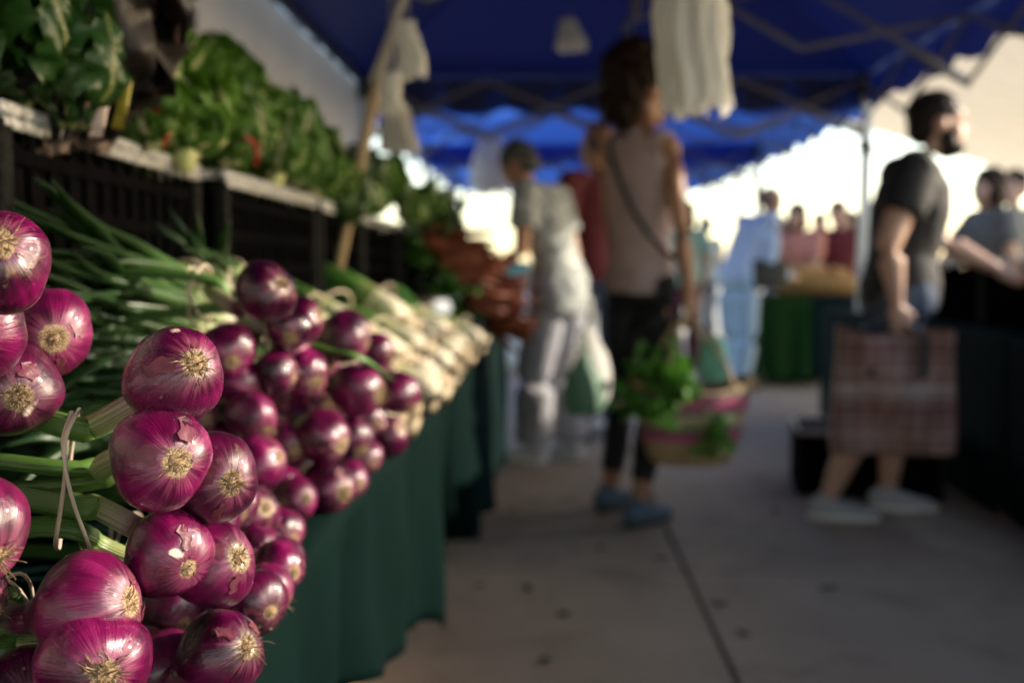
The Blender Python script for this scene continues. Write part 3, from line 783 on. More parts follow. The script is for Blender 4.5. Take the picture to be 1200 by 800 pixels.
# long green leek-like blade lying across two onions
bm = bmesh.new(); la = bm.verts.layers.float.new('t'); lb = bm.verts.layers.float.new('a')
pts = catmull([P(352,398,1.2), P(385,410,1.15), P(425,420,1.14), P(462,446,1.28)], 14)
tube(bm, pts, [.006]*10+[.005,.004,.003,.001], 8, True, (la, lb), [.5]*14)
for v in bm.verts: v[la] = .45+.3*v[la]
ob('green_blade', mesh('green_blade', bm), mat=M['stalk'], label='single green onion blade lying across the bulbs near the leeks', cat='leaf')

# ------------------------------------------------------------------ scallions and leeks
def stalks(name, label, cat, group, base, tip, n, r, mt, seed, spread=.03, fan=.05, sag=.0, band=True, leafs=3, wide=1.):
    A, B = Vector(base), Vector(tip); t = empty(name, A, label=label, cat=cat, group=group); rnd = random.Random(seed)
    ax = (B-A).normalized(); u, v = frame(ax)
    for k in range(n):
        a = k*2.4; q = math.sqrt((k+.5)/n)*spread
        o0 = u*math.cos(a)*q*wide + v*math.sin(a)*q + ax*rnd.uniform(-.012,.012)
        bm = bmesh.new(); la = bm.verts.layers.float.new('t'); lb = bm.verts.layers.float.new('a')
        L = (B-A).length*rnd.uniform(.9,1.08)
        f1 = u*rnd.uniform(-1,1)*fan + v*rnd.uniform(-1,1)*fan
        pts = catmull([o0, o0*.9+ax*L*.3, o0*.8+ax*L*.55+f1*.25, ax*L*.8+f1*.7+Vector((0,0,-sag*.4)), ax*L+f1*1.3+Vector((0,0,-sag))], 18)
        rr = r*rnd.uniform(.85,1.1)
        tube(bm, pts, [rr*(.92+.12*math.exp(-((i-1.2)/1.4)**2) if i < 8 else (1+.3*min(1, (i-8)/4))*(1 if i < 14 else max(.12, 1-(i-13)*.22))) for i in range(18)], 10, True, (la, lb), [1]*7+[.9,.75,.6]+[.45]*8)
        ob('stalk', mesh('stalk', bm), t, mt)
    if band:
        bm = bmesh.new(); rr = spread+r*1.1; c = ax*(B-A).length*.22
        tube(bm, [c + (u*math.cos(2*math.pi*k/24)*wide + v*math.sin(2*math.pi*k/24))*rr for k in range(25)], .002, 6, False)
        ob('rubber_band', mesh('rubber_band', bm), t, M['band'])
    return t
# scallions lying below the crates, greens towards the camera
SC = [((252,350,1.25), (40,262,.93), 'topmost scallion bunch lying under the first crate'), ((262,372,1.22), (20,330,.92), 'scallion bunch in shadow under the topmost one'),
      ((255,410,1.2), (40,400,.95), 'dark scallion bunch low behind the sharp onions'), ((235,450,1.12), (30,450,.95), 'lowest scallion bunch behind the onion stalks'), ((200,500,1.05), (0,500,.9), 'scallion greens just behind the banded stalks')]
for k, (a, b, lab) in enumerate(SC):
    stalks('scallion_bunch', lab, 'scallions', 'scallion bunches', P(*a), P(*b), 12, .0075, M['scallion'], k, .024, .045)
for k, (a, b, lab) in enumerate([((262,338,1.28), (205,268,1.18), 'short upright spray of scallion greens by the crate post'), ((280,330,1.32), (228,290,1.22), 'short scallion bunch just behind the upright spray')]):
    stalks('scallion_bunch', lab, 'scallions', 'scallion bunches', P(*a), P(*b), 7, .006, M['scallion'], 20+k, .016, .03)
LK = []
rows = [(1.50,0), (1.66,0), (1.86,0), (2.08,0), (2.34,0), (2.64,0), (2.98,0), (3.25,0), (1.57,1), (1.76,1), (1.98,1), (2.24,1), (2.54,1), (2.9,1), (1.66,2), (1.95,2), (2.35,2)]
for k, (Y, lv) in enumerate(rows):
    rr = random.Random(200+k)
    x = TX + .03 - .065*lv + rr.uniform(-.02,.02); z = TZ + .034 + .055*lv
    lab = {0: 'pair of leeks lying lowest next to the small onion', 8: 'leeks with thick white ends just above the lowest pair', 14: 'leeks on top of the stack beside the dark purple onion'}.get(k,
          ['blurred white leek ends resting on the cloth along the table edge', 'blurred white leek ends in the middle layer of the stack', 'blurred leek ends in the top layer with their greens behind'][lv])
    stalks('leek_bunch', lab, 'leeks', ['leeks along the table edge', 'leeks in the middle layer', 'leeks in the top layer'][lv] , (x, Y, z), (x-.36, Y+.08+rr.uniform(-.08,.08), z+.13+.03*lv+rr.uniform(0,.06)), 3, .026, M['leek'], 300+k, .027, .05, .02, wide=1.2)
# carrots farther on
CAR = leaf_mesh('frond', .16, .05, 1.0, .012, 77, 10, 6, .4, .5)
def carrot_mesh():
    bm = bmesh.new(); pts = [(0,0,0), (.004,0,.01), (.02,0,.0), (.08,0,.002), (.14,0,-.002), (.19,0,.0), (.205,0,0)]
    tube(bm, pts, [.008,.013,.017,.015,.011,.005,.001], 10); return mesh('carrot', bm)
CARM = carrot_mesh()
for k in range(26):
    rr = random.Random(500+k); row = k % 4; Y = 3.75 + (k//4)*.25 + rr.uniform(-.05,.05)
    t = empty('carrot_bunch', (-.24-.06*row+rr.uniform(-.05,.05), Y, TZ+.06+.11*row+rr.uniform(-.02,.03)), rr.uniform(-.8,.8), label='blurred orange carrot bunch heaped on the farther table', cat='carrots', group='carrot bunches')
    for j in range(6):
        o = ob('carrot', CARM, t, M['carrot']); a = j*1.05
        o.matrix_local = Matrix.Translation((-.02, math.cos(a)*.022, math.sin(a)*.022)) @ Euler((0, rr.uniform(-.3,.5), rr.uniform(-.6,.6))).to_matrix().to_4x4()
    for j in range(5):
        o = ob('frond', CAR, t, M['herb']); place(o, (-.02, 0, .01), (-1, rr.uniform(-.5,.5), rr.uniform(.1,.9)), rr.random()*6)
# leaning pole with tied bag
pole = empty('leaning_pole', P(398,312,2.55), label='tan bamboo pole with a white upper sleeve leaning by the crates', cat='pole')
a, b, c = P(392,335,2.55), P(447,75,2.55), P(480,-25,2.55); o_ = Vector(pole.location)
down = a + (a-b).normalized()*(a.z-TZ-.01)/((b-a).normalized().z)
bm = bmesh.new(); pts = [down.lerp(b, i/14)-o_ for i in range(15)]
tube(bm, pts, [.0135 + (.002 if i % 4 == 0 else 0) for i in range(15)], 12); ob('shaft', mesh('shaft', bm), pole, M['wood'])
bm = bmesh.new(); top = b + (c-b).normalized()*((2.1-b.z)/((c-b).normalized().z)); tube(bm, [b-(c-b).normalized()*.05-o_, top-o_], .0165, 12); ob('sleeve', mesh('sleeve', bm), pole, M['white_steel'])
# ------------------------------------------------------------------ hanging plastic bags
def bag(label, top, H, Wt, Wb, n=14, seed=0, mt=None, depth=.6, cat='plastic bags'):
    """bundle of gathered thin bags hanging from a point"""
    T = Vector(top); t = empty('hanging_bags', T, label=label, cat=cat); rnd = random.Random(seed)
    for layer in range(4):
        bm = bmesh.new(); nu, nv = 72, 14; g = []; ph = [rnd.random()*6.28 for _ in range(5)]; ln = rnd.uniform(.9, 1.05)
        for i in range(nv+1):
            f = i/nv; row = []
            wd = Wt + (Wb-Wt)*f**.7
            for j in range(nu):
                a = 2*math.pi*j/nu
                tri = lambda q_: abs((q_/math.pi) % 2 - 1)*2-1
                fold = 1 + .17*tri(n*a+ph[0]+f*1.5+.5*math.sin(f*6+ph[4])) + .10*tri((n//2+1)*a+ph[1]-f*2) + .07*math.sin(23*a+ph[2]+f*7) + rnd.uniform(-.025,.025)
                rr = wd*.5*fold*(.55+.15*layer)
                row.append(bm.verts.new((math.cos(a)*rr + .01*math.sin(f*5+ph[2]), math.sin(a)*rr*depth, -H*f*ln*(1+(.05*math.sin(3*a+ph[3])+.03*tri(11*a+ph[2])+rnd.uniform(-.012,.012))*f))))
            g.append(row)
        for i in range(nv):
            for j in range(nu): bm.faces.new((g[i][j], g[i][(j+1)%nu], g[i+1][(j+1)%nu], g[i+1][j]))
        ob('bag_layer', mesh('bag_layer', bm), t, mt or M['bag_white'])
    bm = bmesh.new(); tube(bm, [(0,0,-.01), (0,0,.03), (.004,0,2.0-T.z if T.z < 1.9 else .06)], .003, 6); ob('hook', mesh('hook', bm), t, M['steel'])
bag('large bundle of white plastic bags hanging at top centre', P(814,-45,2.2), .30, .12, .135, 9, 1)
bag('small white bag bundle hanging beside the woman with dark curly hair', P(668,22,4.6), .14, .05, .14, 7, 2)
bag('twisted white bag tied to the leaning pole', P(478,25,2.5), .13, .045, .075, 5, 3, depth=.4)
bag('little white bag knot dangling below the pole sleeve', P(458,86,2.45), .09, .03, .05, 5, 5)
bag('far white bags hanging above the grey-haired shopper', P(574,158,7.0), .40, .10, .26, 7, 4)
bag('pale pinkish bags bunched beyond the leaning pole', P(466,125,4.4), .20, .08, .16, 7, 6)

# ------------------------------------------------------------------ people
def mk_person(label, loc, face, H, colors, over=None, lean=0, head_turn=0, head_nod=0, voxel=.011, hair='short', top='tee', bottom='long', shoe=None, extra=None, group=None, bulk=1.):
    """face: rotation about z, 0 = facing +Y. joints in a 1.75 m figure"""
    s = H/1.75
    t = empty('person', loc, face, label=label, cat='person', group=group)
    J = dict(pel=(0,0,.95), waist=(0,.0,1.08), chest=(0,.01,1.27), neck=(0,-.01,1.47), head=(0,.02,1.63),
             shR=(.185,-.01,1.425), elR=(.235,-.03,1.13), wrR=(.24,.05,.87), shL=(-.185,-.01,1.425), elL=(-.235,-.03,1.13), wrL=(-.24,.05,.87),
             hipR=(.095,0,.92), knR=(.10,.02,.50), anR=(.10,-.02,.085), hipL=(-.095,0,.92), knL=(-.10,.02,.50), anL=(-.10,-.02,.085))
    J.update(over or {})
    J = {k: Vector(v) for k, v in J.items()}
    if lean:
        rot = Matrix.Rotation(-lean, 3, 'X'); pv = Vector((0,0,.98))
        for k in J:
            if k in ('waist','chest','neck','head','shR','shL') or (k in ('elR','elL','wrR','wrL') and k not in (over or {})):
                J[k] = rot @ (J[k]-pv) + pv
    J = {k: v*s for k, v in J.items()}
    up = (J['neck']-J['waist']).normalized(); g = lambda *a: [x*s*bulk for x in a]
    right = (J['shR']-J['shL']).normalized()
    def torso(bm, k, z0='pel', collar=True, hipw=1.):
        rr = [(J['pel']-Vector((0,0,.07*s)), .155*hipw, .115), (J['pel'], .165*hipw, .12), (J['waist'], .138, .10), (J['waist'].lerp(J['chest'], .55), .15, .112),
              (J['chest'], .168, .118), (J['chest'].lerp(J['neck'], .5), .17, .105), (J['chest'].lerp(J['neck'], .8), .13, .075), (J['neck'], .07, .06)]
        loft(bm, [(c, a*s*bulk+k, b*s*bulk+k) for c, a, b in rr], 24, right)
        for q_ in 'RL':
            c = J['chest'].lerp(J['neck'], .90); e_ = J['sh'+q_]; tube(bm, [c, c.lerp(e_, .55)+up*.006*s, c.lerp(e_, .96)], [.055*s+k, .050*s+k, .046*s+k], 12)
    def limb(bm, a, b, c, ra, rb, rc, k=0, f=1.):
        A, B, C = J[a], J[b], J[c]
        e = B.lerp(C, f) if f < 1 else C
        tube(bm, [A, A.lerp(B, .35), B], [ra*s+k, ra*s*.97+k, rb*s+k], 14); 
        if f > 0:
            tube(bm, [B, B.lerp(C, .3), e], [rb*s+k, rb*s*1.04+k, (rb+(rc-rb)*f)*s+k], 14); ball(bm, B, rb*s*1.0+k, seg=12)
        ball(bm, A, ra*s*1.02+k, seg=12)
    # head
    hs = s*1.12
    hd = J['head']; hr = Euler((head_nod, 0, head_turn)).to_matrix()
    def hp(v): return hd + hr @ (Vector(v)*hs)
    bm = bmesh.new()
    ball(bm, hp((0,-.012,.028)), (.074*hs, .093*hs, .088*hs), hr, 20); ball(bm, hp((0,.022,-.045)), (.058*hs, .066*hs, .070*hs), hr, 18)
    ball(bm, hp((0,.055,-.085)), (.028*hs, .026*hs, .024*hs), hr, 10); ball(bm, hp((0,.068,.03)), (.05*hs, .02*hs, .014*hs), hr, 10)
    tube(bm, [hp((0,.076,.018)), hp((0,.092,-.012)), hp((0,.100,-.028))], [.009*hs,.012*hs,.015*hs], 8); 
    ball(bm, hp((0,.080,-.056)), (.022*hs,.012*hs,.008*hs), hr, 8); ball(bm, hp((0,.078,-.066)), (.020*hs,.012*hs,.008*hs), hr, 8)
    for e in (-1, 1): ball(bm, hp((e*.078,-.012,-.005)), (.012*hs, .020*hs, .032*hs), hr, 10); ball(bm, hp((e*.045,.05,-.022)), (.02*hs,.02*hs,.018*hs), hr, 8)
    tube(bm, [J['neck']-up*.05*s, hd-Vector((0,.01,.04))*hs], [.060*hs, .053*hs], 14)
    torso(bm, 0)
    for e, sd_ in ((1,'R'), (-1,'L')):
        limb(bm, 'sh'+sd_, 'el'+sd_, 'wr'+sd_, .052*bulk, .040*bulk, .028)
        limb(bm, 'hip'+sd_, 'kn'+sd_, 'an'+sd_, .085*bulk, .055*bulk, .036)
        # hand
        wr, el = J['wr'+sd_], J['el'+sd_]; d = (wr-el).normalized()
        pd = (Vector((0,1,0)) - d*d.y)
        if pd.length < .1: pd = Vector((0,0,1)) - d*d.z
        pd.normalize(); cr = d.cross(pd)*(e)      # pd: thumb side, cr: palm normal
        rot = Matrix((pd, cr, d)).transposed()
        pc = wr + d*.05*s; ball(bm, pc, (.040*s, .018*s, .052*s), rot, 12)
        tube(bm, [wr-d*.02*s, wr+d*.03*s], [.027*s, .028*s], 10)
        for fi, (o1, ln) in enumerate(((.028,.068), (.010,.078), (-.010,.073), (-.028,.056))):
            p0 = wr + d*.088*s + pd*o1*s; p1 = p0 + (d*.8 - cr*.35)*ln*.5*s; p2 = p1 + (d*.35 - cr*.8)*ln*.5*s
            tube(bm, [p0 - d*.02*s, p0, p1, p2], [.0105*s,.0105*s,.0095*s,.0075*s], 8)
        q0 = wr + d*.035*s + pd*.035*s; q1 = q0 + (pd*.6 + d*.7 - cr*.2).normalized()*.035*s; q2 = q1 + (d*.9 - cr*.5).normalized()*.03*s
        tube(bm, [q0 - pd*.02*s, q0, q1, q2], [.013*s,.013*s,.0115*s,.009*s], 8)
        # foot
        an = J['an'+sd_]; tube(bm, [an+Vector((0,-.045,-.045))*s, an+Vector((0,.06,-.045))*s, an+Vector((0,.16,-.06))*s], [.034*s,.034*s,.022*s], 12)
    body = fuse('body', bm, SKIN[colors['skin']], t, voxel*s, 3)
    for e in (-1, 1):
        bm = bmesh.new(); ball(bm, hp((e*.032,.073,.010)), (.012*hs,.008*hs,.007*hs), hr, 8); ob('eye', mesh('eye', bm), t, M['black'])
    # garments
    kk = .012*s
    if top:
        bm = bmesh.new(); torso(bm, kk, hipw=1.02)
        if top in ('tee', 'loose'):
            for sd_ in 'RL':
                A, B = J['sh'+sd_], J['el'+sd_]; tube(bm, [A.lerp(J['chest'], .3), A, A.lerp(B, .62)], [.075*s*bulk, .074*s*bulk, .076*s*bulk], 16); ball(bm, A, .07*s*bulk, seg=12)
        if top == 'long':
            for sd_ in 'RL': limb(bm, 'sh'+sd_, 'el'+sd_, 'wr'+sd_, .062*bulk, .052*bulk, .040, .004)
        if top == 'loose': loft(bm, [(J['pel']-Vector((0,0,.16*s)), .20*s*bulk, .15*s*bulk), (J['pel'], .19*s*bulk, .145*s*bulk), (J['waist'], .16*s*bulk, .12*s*bulk)], 24, right)
        fuse('shirt', bm, colors['top'], t, voxel*s, 5, .018*s)
    bm = bmesh.new(); kb = .003*s
    loft(bm, [(J['pel']-Vector((0,0,.10*s)), .155*s*bulk+kb, .118*s*bulk+kb), (J['pel'], .168*s*bulk+kb, .122*s*bulk+kb), (J['pel'].lerp(J['waist'], .6), .15*s*bulk+kb, .11*s*bulk+kb)], 24, right)
    wide = {'long': (.090,.068,.066), 'tight': (.088,.060,.043), 'short': (.100,.100,.1), 'jeans': (.098,.080,.074), 'baggy': (.105,.098,.098)}[bottom]
    for sd_ in 'RL':
        limb(bm, 'hip'+sd_, 'kn'+sd_, 'an'+sd_, wide[0]*bulk, wide[1]*bulk, wide[2], .004*s, {'tight': .80, 'short': 0.}.get(bottom, .96))
    fuse('shorts' if bottom == 'short' else 'trousers', bm, colors['bottom'], t, voxel*s, 5, .016*s)
    for sd_ in 'RL':
        an = J['an'+sd_]; bm = bmesh.new()
        fl = an - Vector((0,0,.085*s))
        loft(bm, [(fl+Vector((0,y_,z_))*s, a_*s, b_*s) for y_, z_, a_, b_ in ((-.075,.036,.026,.024), (-.06,.044,.037,.040), (-.01,.050,.042,.047), (.05,.041,.046,.038), (.11,.031,.050,.028), (.17,.025,.046,.022), (.197,.020,.028,.014))], 16, (1,0,0))
        tube(bm, [an+Vector((0,-.012,-.04))*s, an+Vector((0,-.012,.018))*s], [.043*s, .044*s], 14)
        sh = fuse('shoe', bm, shoe or M['black'], t, .009, 2)
        bm = bmesh.new(); loft(bm, [(fl+Vector((0,.065,.000))*s, .050*s, .146*s), (fl+Vector((0,.065,.018))*s, .050*s, .146*s)], 20, (1,0,0)); ob('sole', mesh('sole', bm), sh, colors.get('sole', M['black']))
    # hair
    if hair:
        bm = bmesh.new(); hm = colors['hair']
        if hair == 'short':
            ball(bm, hp((0,-.022,.045)), (.082*hs,.098*hs,.086*hs), hr, 20); ball(bm, hp((0,-.06,-.01)), (.07*hs,.055*hs,.06*hs), hr, 14)
            fuse('hair', bm, hm, t, .009, 2, .012*hs, CURL_TEX)
        elif hair == 'fringe':       # bald crown
            for e in (-1, 1): ball(bm, hp((e*.070,-.03,.0)), (.016*hs,.05*hs,.035*hs), hr, 12)
            ball(bm, hp((0,-.095,-.01)), (.06*hs,.018*hs,.04*hs), hr, 12); fuse('hair', bm, hm, t, .008, 2, .006*hs, CURL_TEX)
        elif hair == 'curly':
            ball(bm, hp((0,-.045,.065)), (.108*hs,.115*hs,.10*hs), hr, 20); ball(bm, hp((0,-.095,-.04)), (.085*hs,.065*hs,.08*hs), hr, 14); ball(bm, hp((.01,-.045,.125)), (.075*hs,.085*hs,.055*hs), hr, 14)
            fuse('hair', bm, hm, t, .008, 1, .055*hs, CURL_TEX)
        elif hair == 'bob':
            ball(bm, hp((0,-.025,.045)), (.088*hs,.102*hs,.09*hs), hr, 20); ball(bm, hp((0,-.06,-.06)), (.085*hs,.06*hs,.09*hs), hr, 14)
            for e in (-1, 1): ball(bm, hp((e*.07,-.02,-.05)), (.03*hs,.05*hs,.085*hs), hr, 12)
            fuse('hair', bm, hm, t, .009, 2, .014*hs, CURL_TEX)
    if extra == 'beard':
        bm = bmesh.new(); ball(bm, hp((0,.035,-.075)), (.056*hs,.054*hs,.045*hs), hr, 16); ball(bm, hp((0,.072,-.048)), (.032*hs,.022*hs,.012*hs), hr, 10)
        for e in (-1, 1): ball(bm, hp((e*.06,.015,-.05)), (.014*hs,.03*hs,.045*hs), hr, 10)
        fuse('beard', bm, colors['hair'], t, .009, 2, .006, CURL_TEX)
    W = lambda k: t.matrix_basis @ J[k]
    t['_s'] = s
    t.matrix_basis = Matrix.Translation(Vector(loc)) @ Matrix.Rotation(face, 4, 'Z')
    return t, J, (lambda v: Matrix.Translation(Vector(loc)) @ Matrix.Rotation(face, 4, 'Z') @ Vector(v))
fab = lambda n, rgb, sc_=25: noisy(n, tuple(c*.82 for c in rgb), rgb, sc_, .8, .25, .01)
C_pink, C_black = fab('dusty_pink_knit', (.44,.315,.305)), fab('black_cotton', (.010,.010,.012))
C_grey, C_white = fab('pale_grey_cotton', (.40,.41,.38)), fab('white_linen', (.60,.59,.58))
C_print, C_pale = noisy('grey_print_cotton', (.56,.58,.55), (.10,.13,.14), 22, .8, .2), fab('pale_grey_linen', (.36,.36,.40))
C_red, C_blue, C_jean = fab('dark_red_cotton', (.12,.008,.014)), fab('light_blue_cotton', (.42,.52,.68)), fab('washed_denim', (.30,.44,.58))
C_dkjean = fab('dark_denim', (.06,.09,.15)); C_salmon = fab('salmon_cotton', (.55,.22,.18)); C_teal = fab('pale_teal_cotton', (.25,.45,.38))
H_brown, H_black, H_grey = noisy('brown_hair', (.008,.004,.003), (.028,.012,.007), 90, .5, Specular_IOR_Level=.12), noisy('black_hair', (.010,.008,.007), (.025,.018,.015), 90, .5, Specular_IOR_Level=.12), noisy('grey_hair', (.05,.05,.045), (.14,.135,.125), 90, .55, Specular_IOR_Level=.12)
S_blue, S_white, S_brown = fab('blue_grey_shoe', (.08,.13,.18)), fab('white_shoe', (.62,.61,.62)), fab('brown_shoe', (.12,.07,.04))
S_greyw = fab('grey_white_shoe', (.38,.38,.40))

# woman in the pink sleeveless top, walking away
wx = P(738, 605, 3.86)
wp, wJ, wW = mk_person('person in a dusty pink sleeveless top and black leggings carrying a striped basket', (wx.x+.03, 3.86, 0), R(-40), 1.76,
    dict(skin='tan', top=C_pink, bottom=C_black, hair=H_brown), dict(shR=(.135,-.01,1.425), elR=(.205,-.04,1.14), wrR=(.225,-.01,.885), shL=(-.135,-.01,1.425), elL=(-.185,.06,1.17), wrL=(-.25,.22,.98),
    hipR=(.08,0,.92), hipL=(-.08,0,.92), knR=(.055,.03,.5), anR=(.05,-.06,.085), knL=(-.10,.05,.5), anL=(-.18,.06,.085), head=(-.01,.03,1.64)), head_turn=R(-20), hair='curly', top='vest', bottom='tight', shoe=S_blue, bulk=.80)
# crossbody strap
bm = bmesh.new(); s = 1.80/1.75
strap = [(-.075,.07,1.43), (-.09,-.01,1.465), (-.08,-.085,1.40), (.0,-.12,1.25), (.08,-.115,1.12), (.14,-.05,1.02), (.15,.03,.99)]
tube(bm, catmull([Vector(p)*s for p in strap], 30), .011, 8, squash=[.45]*30); ob('bag_strap', mesh('bag_strap', bm), wp, M['black'])
# basket in her hand
def stripes_mat():
    m = mat('striped_straw', (.4,.3,.18), .8); q = NB(m); z = q.n('ShaderNodeSeparateXYZ', {0: q.obj()}).outputs[2]
    c = q.ramp(q.math('MULTIPLY', z, 1/.30), [(0,(.60,.40,.21)), (.30,(.58,.09,.22)), (.42,(.22,.18,.15)), (.50,(.60,.46,.28)), (.64,(.22,.18,.15)), (.70,(.60,.08,.22)), (.84,(.24,.19,.16)), (.90,(.62,.44,.24))])
    c.node.color_ramp.interpolation = 'CONSTANT'
    wv = q.n('ShaderNodeTexWave', {'Scale': 60., 'Distortion': 1.}).outputs['Fac']; f = q.noise(q.obj(), 120., 2)
    q.link(q.mix(q.math('MULTIPLY', f, .5), c, (.16,.11,.07)), 'Base Color'); q.bump(q.math('ADD', wv, f), .5, .006); return m
hand = wW(wJ['wrR']) + Vector((.015, .0, -.09))
bs = empty('shopping_basket', (hand.x-.01, hand.y-.06, .27), R(6), label='straw basket with pink and grey stripes in the hand of the woman in pink', cat='basket')
bm = bmesh.new(); n = 40; g = []
for (z, a, b) in ((0,.135,.085), (.01,.15,.10), (.10,.185,.125), (.20,.21,.14), (.29,.228,.15), (.30,.228,.15), (.29,.216,.14), (.15,.19,.12), (.02,.14,.09)):
    g.append([bm.verts.new((math.cos(2*math.pi*k/n)*a, math.sin(2*math.pi*k/n)*b, z + (.025*math.cos(4*math.pi*k/n) if z > .15 else 0))) for k in range(n)])
for i in range(len(g)-1):
    for k in range(n): bm.faces.new((g[i][k], g[i][(k+1)%n], g[i+1][(k+1)%n], g[i+1][k]))
bm.faces.new(list(reversed(g[0]))); bm.faces.new(g[-1])
ob('basket_body', mesh('basket_body', bm), bs, stripes_mat())
for e in (-1, 1):
    bm = bmesh.new(); hz = hand.z - .27 + .005
    tube(bm, catmull([(-.13, e*.12, .27), (-.10, e*.10, hz*.75), (-.01, e*.02+.05, hz), (.08, e*.10, hz*.75), (.13, e*.12, .27)], 24), .009, 8); ob('handle', mesh('handle', bm), bs, M['wood'])
HERB = [leaf_mesh('leaf', .055, .035, .8, .005, 90+k, 6, 4, .2, .7) for k in range(3)]
def herb_bunch(label, c, axis, n, rad, ln, seed, cat='herbs'):
    t = empty('herb_bunch', c, label=label, cat=cat); rr = random.Random(seed); ax = Vector(axis).normalized(); u, v = frame(ax)
    for k in range(n):
        a = rr.random()*6.28; q = rr.random()**.5; d = (ax + (u*math.cos(a)+v*math.sin(a))*q*rad + Vector((0,0,-.25*q*q))).normalized(); L = ln*rr.uniform(.6,1.05)
        st = Vector((u*math.cos(a)+v*math.sin(a))*.01); e = st + d*L + Vector((0,0,-.05*q))
        bm = bmesh.new(); tube(bm, catmull([st, st.lerp(e, .5)+Vector((0,0,.02)), e], 5), [.0022,.002,.0018,.0015,.001], 5); ob('sprig', mesh('sprig', bm), t, M['herb'])
        for j in range(6):
            o = ob('leaf', HERB[rr.randrange(3)], t, M['herb']); p = st.lerp(e, .45+.55*j/5)
            place(o, p, d*.5 + Vector((rr.uniform(-1,1), rr.uniform(-1,1), rr.uniform(-.6,.8))), rr.random()*6, rr.uniform(.7,1.25))
    return t
herb_bunch('leafy green herbs bursting out of the striped basket', (bs.location.x-.07, bs.location.y-.10, .46), (-.35,-.25,.75), 40, .75, .26, 5)
herb_bunch('drooping sprig of herbs over the basket front', (bs.location.x+.02, bs.location.y-.14, .50), (.25,-.3,-.5), 5, .5, .14, 6)
# mint green pouch and rose bag by her hand
bm = bmesh.new(); loft(bm, [((0,0,0), .05, .018), ((0,0,.06), .055, .022), ((0,0,.14), .045, .014), ((.0,0,.17), .03, .006)], 18)
o = fuse('pouch', bm, fab('mint_cloth', (.16,.42,.30)), None, .006, 2, .008, label='mint green cloth pouch poking out of the striped basket', cat='pouch'); o.location = (bs.location.x+.075, bs.location.y-.02, .57)

# grey-haired shopper bending over the table
gx = P(655, 530, 5.05)
gp, gJ, gW = mk_person('person with short grey hair in pale shirt and white trousers bending over the table', (gx.x, 5.05, 0), R(62), 1.68,
    dict(skin='tan', top=C_print, bottom=C_pale, hair=H_grey, sole=M['white_cloth']), dict(elR=(.24,.04,1.10), wrR=(.24,.14,.86), elL=(-.23,.10,1.12), wrL=(-.18,.30,1.0), anL=(-.09,.10,.085), knL=(-.09,.10,.5), head=(0,.09,1.60), neck=(0,.02,1.465)), lean=R(15), head_nod=R(-35), hair='short', top='loose', bottom='baggy', shoe=S_white, bulk=1.0)
# carrier bags she holds
def carrier(label, c, W_, H_, mt, seed):
    t = empty('carrier_bag', c, label=label, cat='bag'); bm = bmesh.new(); n = 28; g = []; rr = random.Random(seed)
    for (z, a) in ((0,.4), (.02,.75), (.15,.98), (.4,1.0), (.62,.8), (.78,.45), (.9,.22), (1.0,.10)):
        g.append([bm.verts.new((math.cos(2*math.pi*k/n)*a*W_/2*(1+.10*math.sin(5*2*math.pi*k/n+z*3)*min(1, z*2+.3)), math.sin(2*math.pi*k/n)*a*W_*.36*(1+.12*math.sin(7*2*math.pi*k/n+z*5)), z*H_)) for k in range(n)])
    for i in range(len(g)-1):
        for k in range(n): bm.faces.new((g[i][k], g[i][(k+1)%n], g[i+1][(k+1)%n], g[i+1][k]))
    bm.faces.new(list(reversed(g[0]))); ob('bag_body', mesh('bag_body', bm), t, mt)
    bm = bmesh.new(); tube(bm, catmull([(-.02,0,H_*.97), (-.01,0,H_*1.25), (.01,0,H_*1.25), (.02,0,H_*.97)], 12), .006, 6); ob('handle', mesh('handle', bm), t, mt)
carrier('white plastic carrier bag hanging beside the white trousers', P(690, 478, 4.85), .20, .42, M['bag_white'], 1)
carrier('greenish see-through carrier bag in front of the white one', P(683, 487, 4.68), .20, .32, M['bag_green'], 2)

# bald man behind
rx_ = P(690, 400, 5.75)
mk_person('bald person in a dark red shirt behind the woman in pink', (rx_.x+.05, 5.75, 0), R(25), 1.80, dict(skin='tan', top=C_red, bottom=C_dkjean, hair=H_grey), head_turn=R(20), hair='fringe', voxel=.013, bottom='long')

